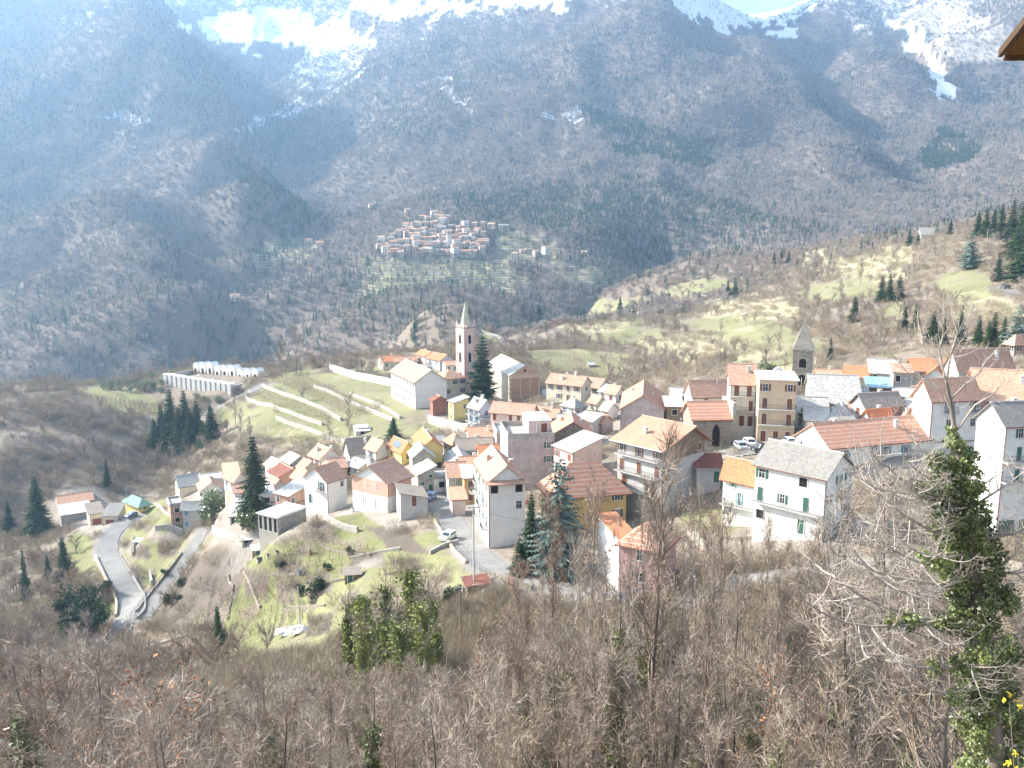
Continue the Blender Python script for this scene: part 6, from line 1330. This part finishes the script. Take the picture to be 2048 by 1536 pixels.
def arc(p, d, L, r, depth, bend):
    """a branch that arches out and turns its tip upward"""
    n = 7 if depth < 2 else 4; pts = [p]; dd = d.normalized()
    for i in range(n): dd = (dd+Vector((0,0,bend*(i/n)))+rv(.07)).normalized(); pts.append(pts[-1]+dd*L/n)
    C.tube(pts, [max(.0035, .75*r*(1-.8*i/n)) for i in range(n+1)], 5 if depth == 0 else 4 if depth == 1 else 3)
    if depth < 3:
        k = {0: 8, 1: 5, 2: 4}[depth]
        for j in range(k):
            f_ = .25+.72*(j+random.random()*.8)/k; s_ = min(n-1, int(f_*n)); q = pts[s_].lerp(pts[s_+1], f_*n-s_); dq = (pts[s_+1]-pts[s_]).normalized()
            side = dq.cross(Vector((0,0,1))).normalized()*random.choice((-1, 1)); nd = dq*.35+side*random.uniform(.4, 1.1)+rv(.45)
            arc(q, nd, L*random.uniform(.28, .5), r*.42, depth+1, .35)
    return pts
def on_trunk(v): 
    for a, b in zip(tp[:-1], tp[1:]):
        va = proj(*a)[1]; vb = proj(*b)[1]
        if vb <= v <= va: return a.lerp(b, (va-v)/(va-vb))
    return tp[-1]
limbs = [(1250,-1,.25,-.05,4.6,.10),(1230,-1,-.1,-.12,5.2,.11),(1180,-1,.2,.0,4.0,.08),(1130,-1,-.3,.12,3.6,.07),(1090,-1,.3,.22,3.6,.08),(1060,-1,-.2,.28,3.2,.07),(1020,-1,.1,.30,3.0,.06),(985,-1,-.3,.35,2.7,.06),(1330,-1,.1,.0,4.0,.08),(1400,-1,-.2,.1,3.2,.06),(960,-1,.2,.5,2.4,.05),
  (1150,1,.1,-.02,2.6,.07),(1080,1,-.3,.15,2.6,.07),(1020,1,.3,.25,2.4,.06),(1280,1,.0,.0,2.0,.06),(1150,-.6,1,.2,2.6,.06),(1350,-.7,-.8,.1,2.6,.06)]
limbs += [(v_, -1, random.uniform(-.7,.7), random.uniform(-.1,.35), random.uniform(2.6,4.4), .06) for v_ in range(960, 1340, 48)]+[(v_, 1, random.uniform(-.7,.7), random.uniform(0,.3), random.uniform(1.8,2.6), .045) for v_ in range(980, 1300, 90)]
LP = []
for v, dx, dy, dz, L, r in limbs: LP.append((arc(loc(on_trunk(v)), Vector((dx, dy*.8, dz+.05)), L, r, 0, .22), v))
# bare top fork
for pts in (((1893,765),(1885,735),(1868,715),(1845,690),(1828,655)), ((1893,765),(1898,725),(1905,700),(1925,680),(1942,645)), ((1885,735),(1878,700),(1888,665),(1880,640)), ((1912,850),(1890,790),(1850,762),(1815,745),(1790,715)), ((1915,860),(1950,810),(1985,790),(2010,760)), ((1905,700),(1915,665),(1908,640)), ((1900,800),(1930,770),(1960,745),(1975,715))):
    q = [loc(h3(u, v)) for u, v in pts]; C.tube(q, [.034,.028,.02,.013,.007][:len(q)], 5)
    for i in range(1, len(q)):
        for k in range(3): d = (q[i]-q[i-1]).normalized(); arc(q[i-1].lerp(q[i], random.random()), d+rv(.45)+Vector((0,0,.2)), random.uniform(.5, 1.1), .014, 2, .3)
C.build('branches', M_HERO, hero)
def leaf(c, s_):
    n_ = (rv().normalized()+Vector((-.5,-.5,.6))).normalized(); a = n_.orthogonal().normalized(); b = n_.cross(a); t = random.uniform(0, 6.28); a, b = a*cos(t)+b*sin(t), b*cos(t)-a*sin(t)
    Iv.add([c-a*s_*.5, c-b*s_*.45+a*s_*.1, c+a*s_*.7, c+b*s_*.45+a*s_*.1], [(0,1,2,3)])
cum = [(1600,1.0),(1536,1.05),(1450,.9),(1400,.75),(1300,1.0),(1200,1.1),(1120,.75),(1040,.7),(980,.5),(930,.36),(890,.25),(868,.12)]
nodes = []
for i in range(215):
    v = random.uniform(868, 1640); rr = float(np.interp(v, [c[0] for c in cum[::-1]], [c[1] for c in cum[::-1]])); c = loc(on_trunk(v)); a = random.uniform(0, 6.28); q = rr*math.sqrt(random.random()); nodes.append((c+Vector((cos(a)*q*1.0, sin(a)*q*.8, random.gauss(0,.15))), .30*min(1, .35+rr*.6)))
for pts, v in LP[:11]:
    for k in range(7): f_ = random.random()**1.4*3.2; s_ = int(f_); nodes.append((pts[s_].lerp(pts[s_+1], f_-s_)+rv(.12), .22))
for c, r in nodes:
    for k in range(int(150*r/.3)): leaf(c+rv().normalized()*r*random.random()**.5*1.1, random.uniform(.05, .105))
Iv.build('ivy', M_IVY, hero)
# ---------------------------------------------------------------- roof corner of the neighbouring house
t = at(2003, 103, 14.0); eh = empty('house', (t.x+2.4, t.y-.7, gz(t.x+1, 10)), 0); tag(eh, 'corner of a neighbouring house with wooden eaves at the upper right edge', 'house')
T0 = Vector((-2.4, .7, t.z-eh.location.z)); L_ = 8.0; W_ = 8.0; k = .55
rf = link('roof', uvmesh('roof', [[T0, T0+Vector((W_,0,0)), T0+Vector((W_,-L_,L_*k)), T0+Vector((0,-L_,L_*k))]], [RM['cement']], .05), eh)
mb = MB(); n_ = 12
for i in range(n_+1): y = -L_*i/n_; mb.box(T0.x+.06, T0.x+W_, T0.y+y-.05-.0, T0.y+y+.05, T0.z-y*k-.11, T0.z-y*k-.055)
sf = MB(); sf.add([T0+Vector((.03,-.03,-.06)), T0+Vector((W_,-.03,-.06)), T0+Vector((W_,-L_,L_*k-.06)), T0+Vector((.03,-L_,L_*k-.06))], [(0,3,2,1)]); sf.build('soffit', plaster('varnished_boards', (.11,.06,.025), .3), rf); mb.build('battens', plaster('dark_batten', (.06,.03,.015), .3), rf)
vb_ = MB(); vb_.add([T0+Vector((-.03,.02,-.07)), T0+Vector((-.03,-L_,L_*k-.07)), T0+Vector((-.03,-L_,L_*k+.03)), T0+Vector((-.03,.02,.03)), T0+Vector((.02,.02,-.07)), T0+Vector((.02,-L_,L_*k-.07)), T0+Vector((.02,-L_,L_*k+.03)), T0+Vector((.02,.02,.03))], [(0,1,2,3),(7,6,5,4),(0,3,7,4),(3,2,6,7),(0,4,5,1)]); vb_.build('verge_board', plaster('dark_verge', (.09,.06,.04), .3), rf)
zz = T0.z
mb = MB(); mb.add([(0,0,-3),(5,0,-3),(5,-7,-3),(0,-7,-3),(0,0,zz-.05),(5,0,zz-.05),(5,-7,zz+7*k-.05),(0,-7,zz+7*k-.05)], [(1,0,4,5),(2,1,5,6),(3,2,6,7),(0,3,7,4)]); mb.build('wall', WM['cream'], eh)
# ---------------------------------------------------------------- yellow-flowering shrub at the lower right
p = at(2125, 1475, 6.5); g0 = gz(p.x, p.y); fs = empty('flowering_shrub', (p.x, p.y, g0)); tag(fs, 'yellow-flowering twigs at the lower right corner', 'shrub'); S_ = MB(); F_ = MB(); hz_ = p.z-g0
for i in range(6):
    a = random.uniform(0, 6.28); d = Vector((cos(a)*.12-.02, sin(a)*.12, 1)); pts = [Vector((0,0,-.2))]
    for j in range(6): d = d+rv(.04); pts.append(pts[-1]+d.normalized()*hz_*random.uniform(.15, .2))
    S_.tube(pts, [.014-.0018*j for j in range(7)], 4)
    for j in range(3, 7):
        for k in range(3):
            c = pts[j]+rv(.05)
            for m in range(4): a1 = rv(.011); a2 = rv(.011); F_.add([c, c+a1, c+a1+a2, c+a2], [(0,1,2,3)])
S_.build('stems', M_BARK, fs); F_.build('flowers', M_YELLOW, fs)
# ================================================================ labels by place for look-alikes that can be counted
ORD = 'first second third fourth fifth sixth seventh eighth ninth tenth eleventh twelfth thirteenth fourteenth fifteenth sixteenth seventeenth eighteenth nineteenth twentieth twenty-first twenty-second twenty-third twenty-fourth twenty-fifth twenty-sixth twenty-seventh twenty-eighth twenty-ninth thirtieth'.split()
bpy.context.view_layer.update(); GR = {}
for o in bpy.data.objects:
    if o.parent is None and o.get('group') and o['group'] != 'parked cars': GR.setdefault(o['group'], []).append(o)
for g_, L in GR.items():
    if not 2 <= len(L) <= 70: continue
    def key(o):
        m = o.matrix_world
        if o['category'] == 'vine row':
            v = [m @ Vector(c) for c in o.bound_box]; c = sum(v, Vector())/8; return proj(c.x, c.y, c.z)[1]
        return proj(*m.translation)[0]
    L.sort(key=key); down = L[0]['category'] == 'vine row'; n = len(L)
    for i, o in enumerate(L):
        if n > 30 and i >= 30 and n-1-i >= 30: continue
        r_ = ORD[i]+(' from the top' if down else ' from the left') if i <= (n-1)//2 or n-1-i >= 30 else ORD[n-1-i]+(' from the bottom' if down else ' from the right')
        o['label'] = (o['label']+', '+r_)
# ================================================================ haze
hz = MB().box(-4300, 4300, -60, 5400, -460, float(Z.max())+40).build('haze', None)
hz.data.materials.clear()
hm = bpy.data.materials.new('air'); hm.use_nodes = True; ht = hm.node_tree; ht.nodes.clear()
pv = ht.nodes.new('ShaderNodeVolumePrincipled'); ho = ht.nodes.new('ShaderNodeOutputMaterial')
pv.inputs['Color'].default_value = (.44, .70, 1.0, 1); pv.inputs['Density'].default_value = 0.00018; pv.inputs['Anisotropy'].default_value = 0.5
ht.links.new(pv.outputs[0], ho.inputs['Volume']); hz.data.materials.append(hm)
tag(hz, 'pale blue air haze filling the valley', 'haze', kind='stuff')
